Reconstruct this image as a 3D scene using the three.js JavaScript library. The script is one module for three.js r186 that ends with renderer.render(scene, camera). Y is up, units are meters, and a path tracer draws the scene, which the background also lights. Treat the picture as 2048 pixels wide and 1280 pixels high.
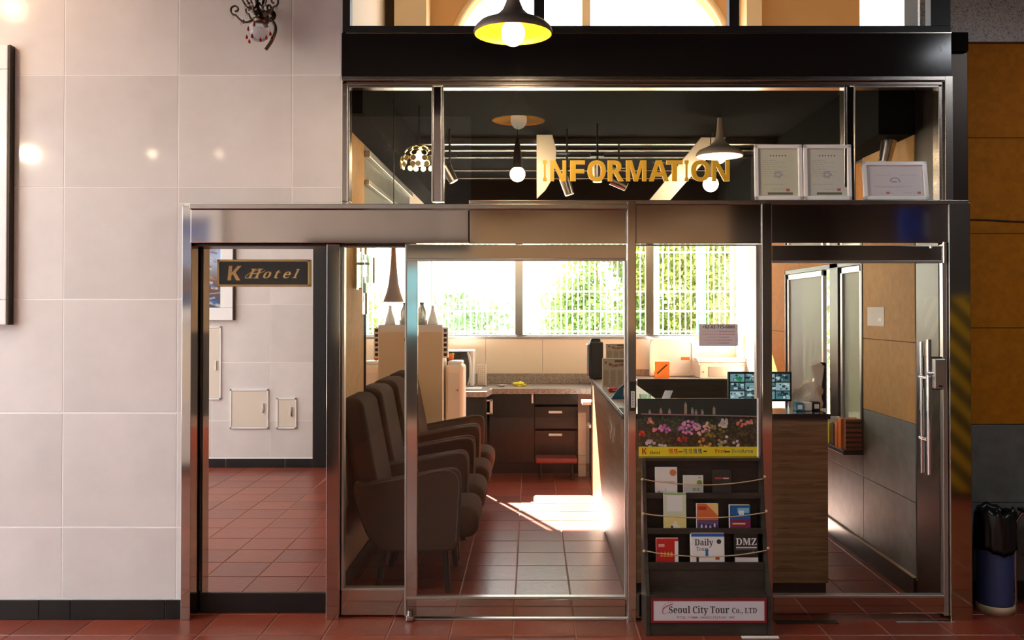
import * as THREE from 'three';
import { RoundedBoxGeometry } from 'three/addons/geometries/RoundedBoxGeometry.js';
import { mergeGeometries, toCreasedNormals } from 'three/addons/utils/BufferGeometryUtils.js';
import { TextGeometry } from 'three/addons/geometries/TextGeometry.js';
import { FontLoader } from 'three/addons/loaders/FontLoader.js';
import { RectAreaLightUniformsLib } from 'three/addons/lights/RectAreaLightUniformsLib.js';
RectAreaLightUniformsLib.init();

/* ---------------- camera, sky, sun, exposure ---------------- */
const F = 1850, CX = 1062, CY = 620, EY = 1.626, CZ = 4.87;       // focal length and vanishing point in pixels, eye height, eye distance from the shop front
const scene = new THREE.Scene();
const camera = new THREE.PerspectiveCamera(2 * Math.atan(640 / F) * 180 / Math.PI, 1.6, 0.05, 200);
camera.position.set(0, EY, CZ);
const PITCH = 0.7 * Math.PI / 180;
camera.rotation.x = PITCH;
camera.setViewOffset(2048, 1280, 1024 - CX, 640 - (CY - F * Math.tan(PITCH)), 2048, 1280);
const renderer = new THREE.WebGLRenderer({ antialias: true });
renderer.toneMapping = THREE.LinearToneMapping;
renderer.toneMappingExposure = 1.08;
renderer.shadowMap.enabled = true;
scene.background = new THREE.Color(0.86, 0.94, 1.0);
scene.backgroundIntensity = 5;
const sun = new THREE.DirectionalLight(new THREE.Color(1.0, 0.9, 0.76), 120);
sun.position.set(-5.2, 10.4, -12.6); sun.target.position.set(0, 0, 0);
sun.castShadow = true;
Object.assign(sun.shadow.camera, { left: -9, right: 9, top: 9, bottom: -9, near: 0.5, far: 40 });
sun.shadow.mapSize.set(2048, 2048);
scene.add(sun, sun.target);

/* ---------------- helpers ---------------- */
const PX = (px, D = CZ) => (px - CX) * D / F, PY = (py, D = CZ) => EY - (py - CY) * D / F;
let seed = 7;
const rnd = () => { seed = (seed * 1664525 + 1013904223) >>> 0; return seed / 4294967296; };
const rr = (a, b) => a + (b - a) * rnd();
const used = {};
function numbered(n) { const k = used[n] = (used[n] ?? -1) + 1; return k ? n + '_' + String(k).padStart(3, '0') : n; }
const strip = g => { g = g.index ? g.toNonIndexed() : g; for (const k of Object.keys(g.attributes)) if (!['position', 'normal', 'uv'].includes(k)) g.deleteAttribute(k); if (!g.attributes.normal) g.computeVertexNormals(); return g; };
function metreUV(g) {
  const p = g.attributes.position, n = g.attributes.normal, uv = new Float32Array(p.count * 2);
  for (let i = 0; i < p.count; i++) {
    const ax = Math.abs(n.getX(i)), ay = Math.abs(n.getY(i)), az = Math.abs(n.getZ(i));
    const x = p.getX(i), y = p.getY(i), z = p.getZ(i);
    if (ay >= ax && ay >= az) { uv[2 * i] = x; uv[2 * i + 1] = z; } else if (ax > az) { uv[2 * i] = z; uv[2 * i + 1] = y; } else { uv[2 * i] = x; uv[2 * i + 1] = y; }
  }
  g.setAttribute('uv', new THREE.BufferAttribute(uv, 2)); return g;
}
const join = gs => gs.length === 1 ? strip(gs[0]) : mergeGeometries(gs.map(strip));
function mesh(parent, name, geos, mat, keepUV) {
  let g = Array.isArray(geos) ? join(geos) : strip(geos);
  if (!keepUV) metreUV(g);
  const m = new THREE.Mesh(g, mat); m.castShadow = m.receiveShadow = true;
  m.name = parent === scene ? numbered(name) : name; parent.add(m); return m;
}
function shared(parent, name, geo, mat, x, y, z) { const m = new THREE.Mesh(geo, mat); m.castShadow = m.receiveShadow = true; m.name = name; m.position.set(x, y, z); parent.add(m); return m; }
function thing(name, label, category, at = [0, 0, 0], turn = 0, group) {
  const o = new THREE.Group(); o.name = numbered(name); o.position.set(...at); o.rotation.y = turn; scene.add(o);
  o.userData = { label, category }; if (group) o.userData.group = group; return o;
}
function tag(o, label, category, group, kind) { Object.assign(o.userData, { label, category }); if (group) o.userData.group = group; if (kind) o.userData.kind = kind; return o; }
function setting(name, label) { const o = new THREE.Group(); o.name = numbered(name); scene.add(o); o.userData = { kind: 'structure', label }; return o; }
function rebase(o, x, y, z) { o.position.add(new THREE.Vector3(x, y, z)); for (const c of o.children) c.position.sub(new THREE.Vector3(x, y, z)); return o; }
function B(x0, x1, y0, y1, z0, z1, r = 0.002) {           // box from bounds with softly rounded edges
  const w = Math.abs(x1 - x0), h = Math.abs(y1 - y0), d = Math.abs(z1 - z0); r = Math.min(r, w / 2.1, h / 2.1, d / 2.1);
  const g = r > 0 ? new RoundedBoxGeometry(w, h, d, 1, r) : new THREE.BoxGeometry(w, h, d);
  return g.translate((x0 + x1) / 2, (y0 + y1) / 2, (z0 + z1) / 2);
}
const G = (x0, x1, y0, y1, z0, z1) => (Math.abs(x1 - x0) < 0.02 ? new THREE.PlaneGeometry(Math.abs(z1 - z0), y1 - y0).rotateY(Math.PI / 2) : new THREE.PlaneGeometry(x1 - x0, y1 - y0)).translate((x0 + x1) / 2, (y0 + y1) / 2, (z0 + z1) / 2);   // one sheet of glass
const R = (x0, y0, x1, y1, D, t, r) => B(PX(x0, D), PX(x1, D), PY(y1, D), PY(y0, D), CZ - D - t, CZ - D, r);   // upright slab whose front face stands D metres from the eye
function cyl(r0, r1, h, x, y, z, seg = 20, open = false) { return new THREE.CylinderGeometry(r0, r1, h, seg, 1, open).translate(x, y, z); }
function rod(a, b, r, seg = 8) {
  const A = new THREE.Vector3(...a), C = new THREE.Vector3(...b), d = C.clone().sub(A), L = d.length();
  const g = new THREE.CylinderGeometry(r, r, L, seg); g.translate(0, L / 2, 0);
  g.applyQuaternion(new THREE.Quaternion().setFromUnitVectors(new THREE.Vector3(0, 1, 0), d.normalize())); return g.translate(...a);
}
function tube(pts, r, n = 24, seg = 6) { return new THREE.TubeGeometry(new THREE.CatmullRomCurve3(pts.map(p => new THREE.Vector3(...p))), n, r, seg); }
function lathe(pts, seg = 40) { return new THREE.LatheGeometry(pts.map(p => new THREE.Vector2(...p)), seg); }
function shapeOf(pts) { const s = new THREE.Shape(); pts.forEach((p, i) => i ? s.lineTo(...p) : s.moveTo(...p)); s.closePath(); return s; }
function smoothShape(pts) { const c = new THREE.CatmullRomCurve3(pts.map(p => new THREE.Vector3(p[0], p[1], 0)), true, 'catmullrom', 0.35); return new THREE.Shape(c.getPoints(pts.length * 5).map(p => new THREE.Vector2(p.x, p.y))); }
function slab(pts, depth, bevel = 0, smooth = false) { return new THREE.ExtrudeGeometry(smooth ? smoothShape(pts) : shapeOf(pts), { depth, bevelEnabled: bevel > 0, bevelSize: bevel, bevelThickness: bevel, bevelSegments: 2, curveSegments: 10 }); }
function tileGeo(w, h, t, b) {                              // bevelled tile, face towards +z, back open
  const P = [], q = (a, c, d, e) => P.push(...a, ...c, ...d, ...a, ...d, ...e), x = w / 2, y = h / 2;
  const o = [[-x, -y, 0], [x, -y, 0], [x, y, 0], [-x, y, 0]], m = o.map(p => [p[0], p[1], t - b]), i = [[-x + b, -y + b, t], [x - b, -y + b, t], [x - b, y - b, t], [-x + b, y - b, t]];
  for (let k = 0; k < 4; k++) { const l = (k + 1) % 4; q(o[k], o[l], m[l], m[k]); q(m[k], m[l], i[l], i[k]); }
  q(i[0], i[1], i[2], i[3]);
  const g = new THREE.BufferGeometry(); g.setAttribute('position', new THREE.Float32BufferAttribute(P, 3)); g.computeVertexNormals(); return metreUV(g);
}

/* ---------------- textures ---------------- */
function lattice(n, s) { let k = s * 9781 + 13; const a = new Float32Array(n * n); for (let i = 0; i < a.length; i++) { k = (k * 1664525 + 1013904223) >>> 0; a[i] = k / 4294967296; } return a; }
const lats = {};
function vnoise(u, v, n, s) {                               // tileable value noise, n cells per repeat
  const key = n + '_' + s, L = lats[key] ??= lattice(n, s);
  const x = u * n, y = v * n, xi = Math.floor(x), yi = Math.floor(y); let fx = x - xi, fy = y - yi; fx = fx * fx * (3 - 2 * fx); fy = fy * fy * (3 - 2 * fy);
  const g = (i, j) => L[((j % n + n) % n) * n + (i % n + n) % n];
  return (g(xi, yi) * (1 - fx) + g(xi + 1, yi) * fx) * (1 - fy) + (g(xi, yi + 1) * (1 - fx) + g(xi + 1, yi + 1) * fx) * fy;
}
const fbm = (u, v, n, s, o = 4) => { let a = 0, w = 0.5, t = 0; for (let i = 0; i < o; i++) { a += w * vnoise(u, v, n << i, s + i); t += w; w *= 0.55; } return a / t; };
function tex(size, fn, repeat, srgb = true) {
  const d = new Uint8Array(size * size * 4);
  for (let y = 0; y < size; y++) for (let x = 0; x < size; x++) { const c = fn(x / size, y / size), i = (y * size + x) * 4; const a = typeof c === 'number' ? [c, c, c] : c; d[i] = Math.max(0, Math.min(255, a[0])); d[i + 1] = Math.max(0, Math.min(255, a[1])); d[i + 2] = Math.max(0, Math.min(255, a[2])); d[i + 3] = 255; }
  const t = new THREE.DataTexture(d, size, size); t.wrapS = t.wrapT = THREE.RepeatWrapping; t.magFilter = THREE.LinearFilter; t.minFilter = THREE.LinearMipmapLinearFilter; t.generateMipmaps = true;
  if (srgb) t.colorSpace = THREE.SRGBColorSpace; t.repeat.set(...(Array.isArray(repeat) ? repeat : [repeat, repeat])); t.needsUpdate = true; return t;
}
function canvasTex(w, h, draw) {
  const c = document.createElement('canvas'); c.width = w; c.height = h; const x = c.getContext('2d'); draw(x, w, h);
  const t = new THREE.CanvasTexture(c); t.colorSpace = THREE.SRGBColorSpace; return t;
}
const tint = (c, k) => c.map(v => v * k);
const T = {
  fine: tex(256, (u, v) => 110 + 90 * fbm(u, v, 16, 3), 1.7, false),
  wave: tex(256, (u, v) => 255 * fbm(u, v, 14, 41, 3), 3.0, false),
  cloth: tex(256, (u, v) => 128 + 60 * Math.sin(u * 256 * 1.57) * Math.sin(v * 256 * 1.57) + 60 * (fbm(u, v, 64, 5, 2) - 0.5), 6, false),
  white: tex(256, (u, v) => tint([230, 227, 226], 0.965 + 0.07 * fbm(u, v, 6, 11)), 0.9),
  red: tex(256, (u, v) => { const a = fbm(u, v, 8, 21), b = vnoise(u, v, 128, 22); return [132 + 18 * (a - 0.5) + 6 * b, 62 + 12 * (a - 0.5) + 4 * b, 45 + 9 * (a - 0.5) + 3 * b]; }, 2.1),
  tan: tex(256, (u, v) => tint([190, 146, 84], 0.93 + 0.14 * fbm(u, v, 24, 31)), 1.1),
  orange: tex(256, (u, v) => tint([178, 112, 22], 0.9 + 0.2 * fbm(u, v, 32, 33)), 1.1),
  grey: tex(256, (u, v) => tint([104, 106, 102], 0.86 + 0.28 * fbm(u, v, 20, 35)), 0.9),
  granite: tex(256, (u, v) => { const a = vnoise(u, v, 128, 51), b = vnoise(u, v, 64, 52); return a > 0.72 ? [205, 190, 178] : b > 0.7 ? [92, 84, 80] : [158, 146, 136]; }, 3.2),
  veneer: tex(512, (u, v) => { const a = fbm(u * 0.5, v * 8, 8, 61, 4), b = vnoise(u, v * 10, 20, 63), k = vnoise(u * 0.6, v * 4, 16, 64); const s = 0.72 + 0.5 * a + 0.12 * (b - 0.5) - (k > 0.78 ? 0.14 : 0); return [124 * s, 93 * s, 62 * s]; }, [0.8, 1.3]),
  darkwood: tex(256, (u, v) => { const a = fbm(u, v * 6, 6, 71, 3); const s = 0.75 + 0.5 * a; return [52 * s, 45 * s, 39 * s]; }, 2),
  blackboard: tex(256, (u, v) => { const a = fbm(u * 5, v, 10, 75, 4); const s = 0.75 + 0.5 * a; return [36 * s, 34 * s, 32 * s]; }, 1.4),
  brush: tex(256, (u, v) => 118 + 60 * (fbm(u, v * 6, 20, 81, 3) - 0.5), 1.6, false),
  scratch: tex(256, (u, v) => 60 + 40 * fbm(u, v, 6, 85) + (vnoise(u * 3 + 0.3 * vnoise(u, v, 4, 9), v, 40, 86) > 0.9 ? 40 : 0), 0.8, false),
};
const std = o => new THREE.MeshStandardMaterial(o), phy = o => new THREE.MeshPhysicalMaterial(o), C = (r, g, b) => new THREE.Color().setRGB(r / 255, g / 255, b / 255, THREE.SRGBColorSpace);
const M = {
  wtile: [0, 1, 2].map(i => std({ color: C(...[[246, 243, 241], [241, 238, 236], [250, 247, 245]][i]), map: T.white, roughness: 0.09, metalness: 0 })),
  grout: std({ color: C(246, 243, 240), roughness: 0.8 }),
  base: [0, 1].map(i => std({ color: C(...[[54, 54, 57], [64, 64, 66]][i]), map: T.grey, roughness: 0.35 })),
  rtile: [0, 1, 2, 3].map(i => std({ color: C(...[[255, 240, 236], [236, 226, 222], [255, 250, 240], [226, 222, 226]][i]), map: T.red, roughness: 0.3, bumpMap: T.wave, bumpScale: 0.0009 })),
  rgrout: std({ color: C(168, 136, 122), roughness: 0.9 }),
  steel: std({ color: C(196, 188, 180), metalness: 1, roughness: 0.075 }),
  steel2: std({ color: C(186, 178, 168), metalness: 1, roughness: 0.22 }),
  brushed: std({ color: C(190, 182, 174), metalness: 1, roughness: 0.5, roughnessMap: T.brush }),
  chrome: std({ color: C(222, 220, 218), metalness: 1, roughness: 0.06 }),
  mirror: std({ color: C(238, 238, 236), metalness: 1, roughness: 0.005 }),
  glass: phy({ color: 0xffffff, roughness: 0.0, transmission: 1, thickness: 0, ior: 1.5 }),
  glassTube: phy({ color: C(226, 246, 236), roughness: 0.05, transmission: 1, thickness: 0.01, ior: 1.5 }),
  frosted: phy({ color: C(98, 96, 82), roughness: 0.55, transmission: 0.28, thickness: 0, ior: 1.45 }),
  acrylic: phy({ color: 0xffffff, roughness: 0.02, transmission: 1, thickness: 0, ior: 1.45 }),
  blackGloss: std({ color: C(30, 27, 26), roughness: 0.12, roughnessMap: null }),
  black: std({ color: C(26, 25, 25), roughness: 0.5 }), blackCeil: phy({ color: C(20, 19, 18), roughness: 0.95, specularIntensity: 0.08 }),
  darkFrame: std({ color: C(60, 52, 46), metalness: 0.7, roughness: 0.35 }),
  tan: phy({ color: 0xffffff, map: T.tan, roughness: 0.6, specularIntensity: 0.3 }), orange: phy({ color: 0xffffff, map: T.orange, roughness: 0.65, specularIntensity: 0.25 }),
  grey: std({ color: 0xffffff, map: T.grey, roughness: 0.5 }), granite: std({ color: 0xffffff, map: T.granite, roughness: 0.35 }),
  veneer: std({ color: 0xffffff, map: T.veneer, roughness: 0.42 }), darkwood: std({ color: 0xffffff, map: T.darkwood, roughness: 0.45 }),
  cabinet: std({ color: 0xffffff, map: T.blackboard, roughness: 0.35 }),
  cream: std({ color: C(240, 226, 206), roughness: 0.6 }), creamWall: std({ color: C(226, 202, 164), roughness: 0.7 }),
  tanWall: std({ color: C(204, 164, 112), roughness: 0.7 }), brownWall: std({ color: C(130, 104, 76), map: T.granite, roughness: 0.7 }),
  beige: std({ color: C(206, 184, 152), roughness: 0.5 }), white: std({ color: C(240, 238, 236), roughness: 0.4 }), whiteGloss: std({ color: C(244, 243, 242), roughness: 0.15 }),
  offwhite: std({ color: C(226, 216, 200), roughness: 0.45 }), aluminium: std({ color: C(196, 192, 186), metalness: 0.9, roughness: 0.35 }),
  fabric: phy({ color: C(74, 54, 40), roughness: 0.95, bumpMap: T.cloth, bumpScale: 0.0006, specularIntensity: 0.25 }),
  piping: std({ color: C(84, 70, 60), roughness: 0.8 }), legwood: std({ color: C(48, 40, 34), roughness: 0.4 }),
  gold: std({ color: C(240, 190, 58), metalness: 0.2, roughness: 0.35 }), goldLining: std({ color: C(232, 170, 30), metalness: 0.85, roughness: 0.38 }), brass: std({ color: C(176, 148, 96), metalness: 1, roughness: 0.35 }),
  shadeBlack: std({ color: C(66, 60, 58), roughness: 0.45, metalness: 0.3 }), shadeGrey: std({ color: C(138, 128, 120), roughness: 0.45, metalness: 0.2 }), woodShade: std({ color: C(190, 146, 88), roughness: 0.5 }),
  bulb: std({ color: 0xffffff, emissive: C(255, 236, 200), emissiveIntensity: 4.5, roughness: 0.3 }),
  bulbDim: std({ color: 0xffffff, emissive: C(255, 232, 196), emissiveIntensity: 2.2, roughness: 0.3 }),
  unseenPanel: std({ color: 0xffffff, emissive: C(255, 248, 240), emissiveIntensity: 3, roughness: 0.5 }),
  redDrop: phy({ color: C(176, 34, 22), roughness: 0.08, transmission: 0.4, thickness: 0.01 }), crystal: phy({ color: C(240, 238, 244), roughness: 0.12, transmission: 0.75, thickness: 0.02, ior: 1.5 }),
  ironwork: std({ color: C(104, 88, 76), metalness: 0.9, roughness: 0.3 }),
  rope: std({ color: C(190, 166, 130), roughness: 0.9 }), paper: std({ color: C(236, 232, 226), roughness: 0.7 }),
  discGold: std({ color: C(226, 214, 158), metalness: 0.3, roughness: 0.3 }), bag: phy({ color: C(18, 20, 20), roughness: 0.28 }), bin: std({ color: C(52, 62, 108), roughness: 0.5 }),
  plasticBag: std({ color: C(232, 222, 208), roughness: 0.35 }), navy: std({ color: C(28, 36, 72), roughness: 0.6 }),
  orangeBox: std({ color: C(226, 120, 34), roughness: 0.5 }), yellow: std({ color: C(226, 214, 40), roughness: 0.7 }),
  redItem: std({ color: C(196, 52, 56), roughness: 0.5 }), teal: std({ color: C(24, 110, 140), roughness: 0.5 }), brownItem: std({ color: C(70, 50, 36), roughness: 0.6 }),
  fence: std({ color: C(240, 242, 236), roughness: 0.5 }), fencePost: std({ color: C(96, 186, 130), roughness: 0.5 }),
  leaf: [0, 1, 2].map(i => phy({ color: C(...[[96, 132, 52], [134, 150, 62], [74, 112, 60]][i]), roughness: 0.9, transmission: 0.35, thickness: 0, side: THREE.DoubleSide })),
  bark: std({ color: C(112, 92, 72), roughness: 0.9 }), soil: std({ color: C(150, 148, 142), roughness: 1 }),
  render: std({ color: C(236, 232, 226), roughness: 0.8 }), darkWall: std({ color: C(74, 70, 68), roughness: 0.7 }),
};
M.blackGloss.roughnessMap = T.scratch; M.blackGloss.roughness = 0.4;

/* ================= SETTING ================= */
const ZB = CZ - 9.8, XL = -1.08, XR = 2.17, LC = 3.6, OC = 3.0;   // back wall of the office, its side walls, lobby ceiling, office ceiling
// floor: slab with a bed of grout and single tiles
{
  const f = setting('floor', 'glossy reddish brown square floor tiles running from lobby into office');
  mesh(f, 'grout_bed', [B(-6.2, 4.6, -0.12, -0.004, -5, 9.2, 0)], M.rgrout);
  const S = 0.315, g = tileGeo(S - 0.006, S - 0.006, 0.012, 0.0025).rotateX(-Math.PI / 2); const rest = [];
  for (let i = -20; i < 15; i++) for (let k = -27; k < 16; k++) {
    const x = -0.09 + (i + 0.5) * S, z = -0.72 - (k + 0.5) * S; if (x < -6.1 || x > 4.5 || z < -4.95 || z > 9.1) continue;
    const inOffice = z < 0.02 && x > XL - 0.2 && x < XR + 0.1 && !(x > 0.75 && x < 1.65 && z < -0.7), front = z >= 0 && z < 0.42 && x > -2.95 && x < 2.85, seen = x > -3.5 && x < -1.3 && z >= 0 && z < 4.5;
    if (inOffice || front || seen) shared(f, 'floor_tile', g, M.rtile[Math.floor(rnd() * 4)], x, -0.012 + rr(-0.0007, 0.0007), z);
    else rest.push(g.clone().translate(x, -0.012, z));
  }
  const m = mesh(f, 'far_floor_tiles', rest, M.rtile[0], true); m.userData.kind = 'stuff';
}
// white tiled lobby wall left of the shop front
const tile60 = tileGeo(0.598, 0.592, 0.012, 0.0015);
function tiledWall(w, xs, ys, z, x0, x1, y0, y1, notch) {        // tiles cut to bounds; notch(x0,x1,y0,y1) may cut them further
  for (let i = 0; i + 1 < xs.length; i++) for (let j = 0; j + 1 < ys.length; j++) {
    let a = Math.max(xs[i], x0), b = Math.min(xs[i + 1], x1), c = Math.max(ys[j], y0), d = Math.min(ys[j + 1], y1); if (b - a < 0.02 || d - c < 0.02) continue;
    const cut = notch ? notch(a, b, c, d) : [[a, b, c, d]];
    for (const [p, q, r, s] of cut) {
      if (q - p < 0.015 || s - r < 0.015) continue;
      const full = q - p > 0.6 && s - r > 0.594;
      const g = full ? tile60 : tileGeo(q - p - 0.004, s - r - 0.004, 0.012, 0.0015);
      shared(w, 'wall_tile', g, M.wtile[Math.floor(rnd() * 3)], (p + q) / 2, (r + s) / 2, z);
    }
  }
}
const wallXs = [], wallYs = [0.105, 0.481, 1.084, 1.684, 2.276, 2.871, 3.466, 3.62];
for (let k = -5; k < 3; k++) wallXs.push(-1.868 + k * 0.603);
const ZW = -0.03;                                            // tile bed of the left wall
{
  const w = setting('wall_left', 'white glazed tile wall left of the shop front');
  mesh(w, 'tile_bed', [B(-6.3, -1.83, 0, LC, ZW - 0.14, ZW + 0.0108, 0), B(-1.83, -1.0, 2.16, LC, ZW - 0.14, ZW + 0.0108, 0), B(-1.83, -1.094, 0, 2.16, -0.3, -0.16, 0)], M.grout);
  tiledWall(w, wallXs, wallYs, ZW, -6.2, -1.003, 0.105, LC, (a, b, c, d) => (b <= -1.835 || c >= 2.19) ? [[a, b, c, d]] : [[a, Math.min(b, -1.835), c, Math.min(d, 2.19)], [a, b, Math.max(c, 2.19), d]].filter(r => r[1] > r[0] && r[3] > r[2]));
  const b = setting('baseboard_left', 'black tile skirting below the white tile wall');
  let x = -6.2; for (const e of [-5.6, -5.0, -4.4, -3.8, -3.2, -2.585, -2.42, -1.925, -1.836]) { mesh(b, 'skirting_tile', B(x + 0.002, e - 0.002, 0.001, 0.102, ZW + 0.011, ZW + 0.022, 0.002), M.base[Math.floor(rnd() * 2)]); x = e; }
  mesh(b, 'skirting_tile', B(-1.778, -1.095, 0.0, 0.105, -0.16, -0.118, 0.003), M.base[0]);
}
// far lobby wall, seen in the mirror panel
{
  const Z = 4.46, w = setting('wall_back', 'white tile wall across the lobby, reflected in the mirror panel');
  mesh(w, 'tile_bed', [B(-6.3, -2.255, 0, LC, Z - 0.0108, Z + 0.16, 0), B(-2.255, -0.62, 2.33, LC, Z - 0.0108, Z + 0.16, 0)], M.grout);
  const xs = []; for (let k = -8; k < 2; k++) xs.push(-2.7 + k * 0.603);
  const holder = new THREE.Group(); holder.name = 'tile_field'; w.add(holder); holder.rotation.y = Math.PI; holder.position.set(0, 0, Z);
  xs.push(-1.494, -0.891, -0.6); tiledWall(holder, xs.map(v => -v).reverse(), wallYs, 0, 0.62, 6.2, 0.09, LC, (a, b, c, d) => b <= 2.255 ? [[a, b, Math.max(c, 2.33), d]] : a >= 2.255 ? [[a, b, c, d]] : [[2.255, b, c, d], [a, 2.255, Math.max(c, 2.33), d]]);
  mesh(w, 'corner_trim', [B(-2.255, -1.98, 0, 2.33, Z - 0.02, Z + 0.18, 0.004), B(-1.98, -0.62, 2.22, 2.33, Z - 0.02, Z + 0.18, 0.004)], M.base[0]);
  const b = setting('baseboard_back', 'black tile skirting of the reflected white wall');
  for (let x = -6.2; x < -2.3; x += 0.61) mesh(b, 'skirting_tile', B(x + 0.003, Math.min(x + 0.607, -2.257), 0.0, 0.09, Z - 0.022, Z - 0.011, 0.002), M.base[0]);
}
// outer lobby shell
{
  const s = setting('wall_street', 'unseen walls behind the viewer, beige above and dark below for the reflections');  // out of view; wall tones chosen for reflections in steel and glass
  mesh(s, 'wall_panel', [B(-2.2, -2.05, 2.28, LC, 4.66, 9.2, 0), B(-2.2, -2.05, 1.29, 2.28, 4.66, 6.2, 0), B(-2.2, 3.0, 2.28, LC, 9.1, 9.25, 0), B(-0.9, 3.0, 1.29, 2.28, 9.1, 9.25, 0)], M.beige);
  mesh(s, 'dark_wall_panel', [B(-2.2, -2.05, 0, 1.29, 4.66, 9.2, 0), B(-2.05, 3.0, 0, 1.29, 9.1, 9.25, 0), B(3.0, 4.6, 0, LC, 9.1, 9.25, 0), B(4.5, 4.65, 0, LC, -0.5, 9.2, 0)], M.darkWall);
  const w = setting('unseen_window_1', 'unseen window band behind the viewer, mirrored light blue in the steel'); mesh(w, 'pane', [G(-2.13, -2.12, 1.29, 2.28, 6.2, 9.1, 0), G(-2.05, -0.9, 1.29, 2.28, 9.17, 9.18, 0)], M.glass); mesh(w, 'frame', [B(-2.16, -2.08, 1.29, 2.28, 7.6, 7.66, 0.003), B(-2.05, -0.9, 1.78, 1.84, 9.14, 9.2, 0.003)], M.aluminium);  // out of view; gives the light blue band in the steel
  const e = setting('unseen_wall_entrance', 'unseen glazed side of the lobby, letting daylight onto the white walls');  // out of view, placed to bring daylight in from the left
  mesh(e, 'wall_panel', [B(-6.35, -6.2, 2.9, LC, -0.2, 4.6, 0), B(-6.35, -6.2, 0, 2.9, -0.2, 0.35, 0), B(-6.35, -6.2, 0, 2.9, 4.2, 4.6, 0)], M.render);
  for (const z of [0.35, 1.62, 2.9, 4.16]) mesh(e, 'door_post', B(-6.3, -6.24, 0, 2.9, z, z + 0.05, 0.003), M.steel);
  mesh(e, 'pane', G(-6.275, -6.265, 0, 2.9, 0.4, 4.16, 0), M.glass);
  const c = setting('ceiling', 'lobby and office ceilings');
  mesh(c, 'lobby_ceiling', [B(-6.3, -2.1, LC, LC + 0.12, -0.2, 4.7, 0)], M.white);
  mesh(c, 'lobby_ceiling', [B(-2.1, 4.65, LC, LC + 0.12, -0.02, 9.2, 0), B(2.25, 4.65, LC, LC + 0.12, -0.6, -0.02, 0)], M.blackCeil);
}
{
  const h = setting('added_shade_block', 'added building block out of view, keeping the sun off the lobby'); mesh(h, 'block', [B(-14, -1.3, 0, 11, -4.9, -0.32, 0), B(-6.3, 4.6, LC + 0.2, 11, 0.05, 4.4, 0)], M.render);  // added out of view to keep direct sun out of the lobby
}
{
  const h = setting('unseen_street_facade', 'unseen pale blue facade behind the viewer, dimming and tinting the rear window'); mesh(h, 'facade', [B(-4.6, -4.4, -0.12, 7, 4.75, 13, 0), B(-4.4, 2.5, -0.12, 7, 12.8, 13, 0)], std({ color: C(140, 186, 196), roughness: 0.6 }));  // out of view; softens and tints what the rear window reflects
}
// ochre wall with grey dado to the right of the shop front
{
  const z = CZ - 5.23, w = setting('wall_right', 'ochre tiled wall with grey dado beyond the shop front');
  mesh(w, 'wall_core', B(2.2, 4.6, 0, LC, z - 0.2, z - 0.012, 0), M.darkWall);
  const ys = [0.981, PY(656, 5.23), PY(467, 5.23), PY(275, 5.23), PY(85, 5.23)];
  for (let j = 0; j < 4; j++) for (const [a, b] of [[2.2, 3.15], [3.15, 3.9], [3.9, 4.5]]) mesh(w, 'ochre_panel', B(a + 0.001, b - 0.001, ys[j] + 0.0015, ys[j + 1] - 0.0015, z - 0.014, z, 0.002), M.orange);
  for (const [a, b] of [[2.2, 3.15], [3.15, 4.5]]) for (const [c, d] of [[0.1, 0.54], [0.54, 0.979]]) mesh(w, 'dado_panel', B(a + 0.001, b - 0.001, c + 0.0015, d - 0.0015, z - 0.014, z + 0.003, 0.002), M.grey);
  mesh(w, 'granite_panel', B(2.2, 4.5, PY(85, 5.23) + 0.003, LC, z - 0.014, z + 0.02, 0.003), M.granite);
  const b = setting('baseboard_right', 'black skirting under the grey dado'); mesh(b, 'skirting_tile', B(2.3, 4.5, 0.0, 0.1, z, z + 0.014, 0.002), M.base[0]);
}
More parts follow.
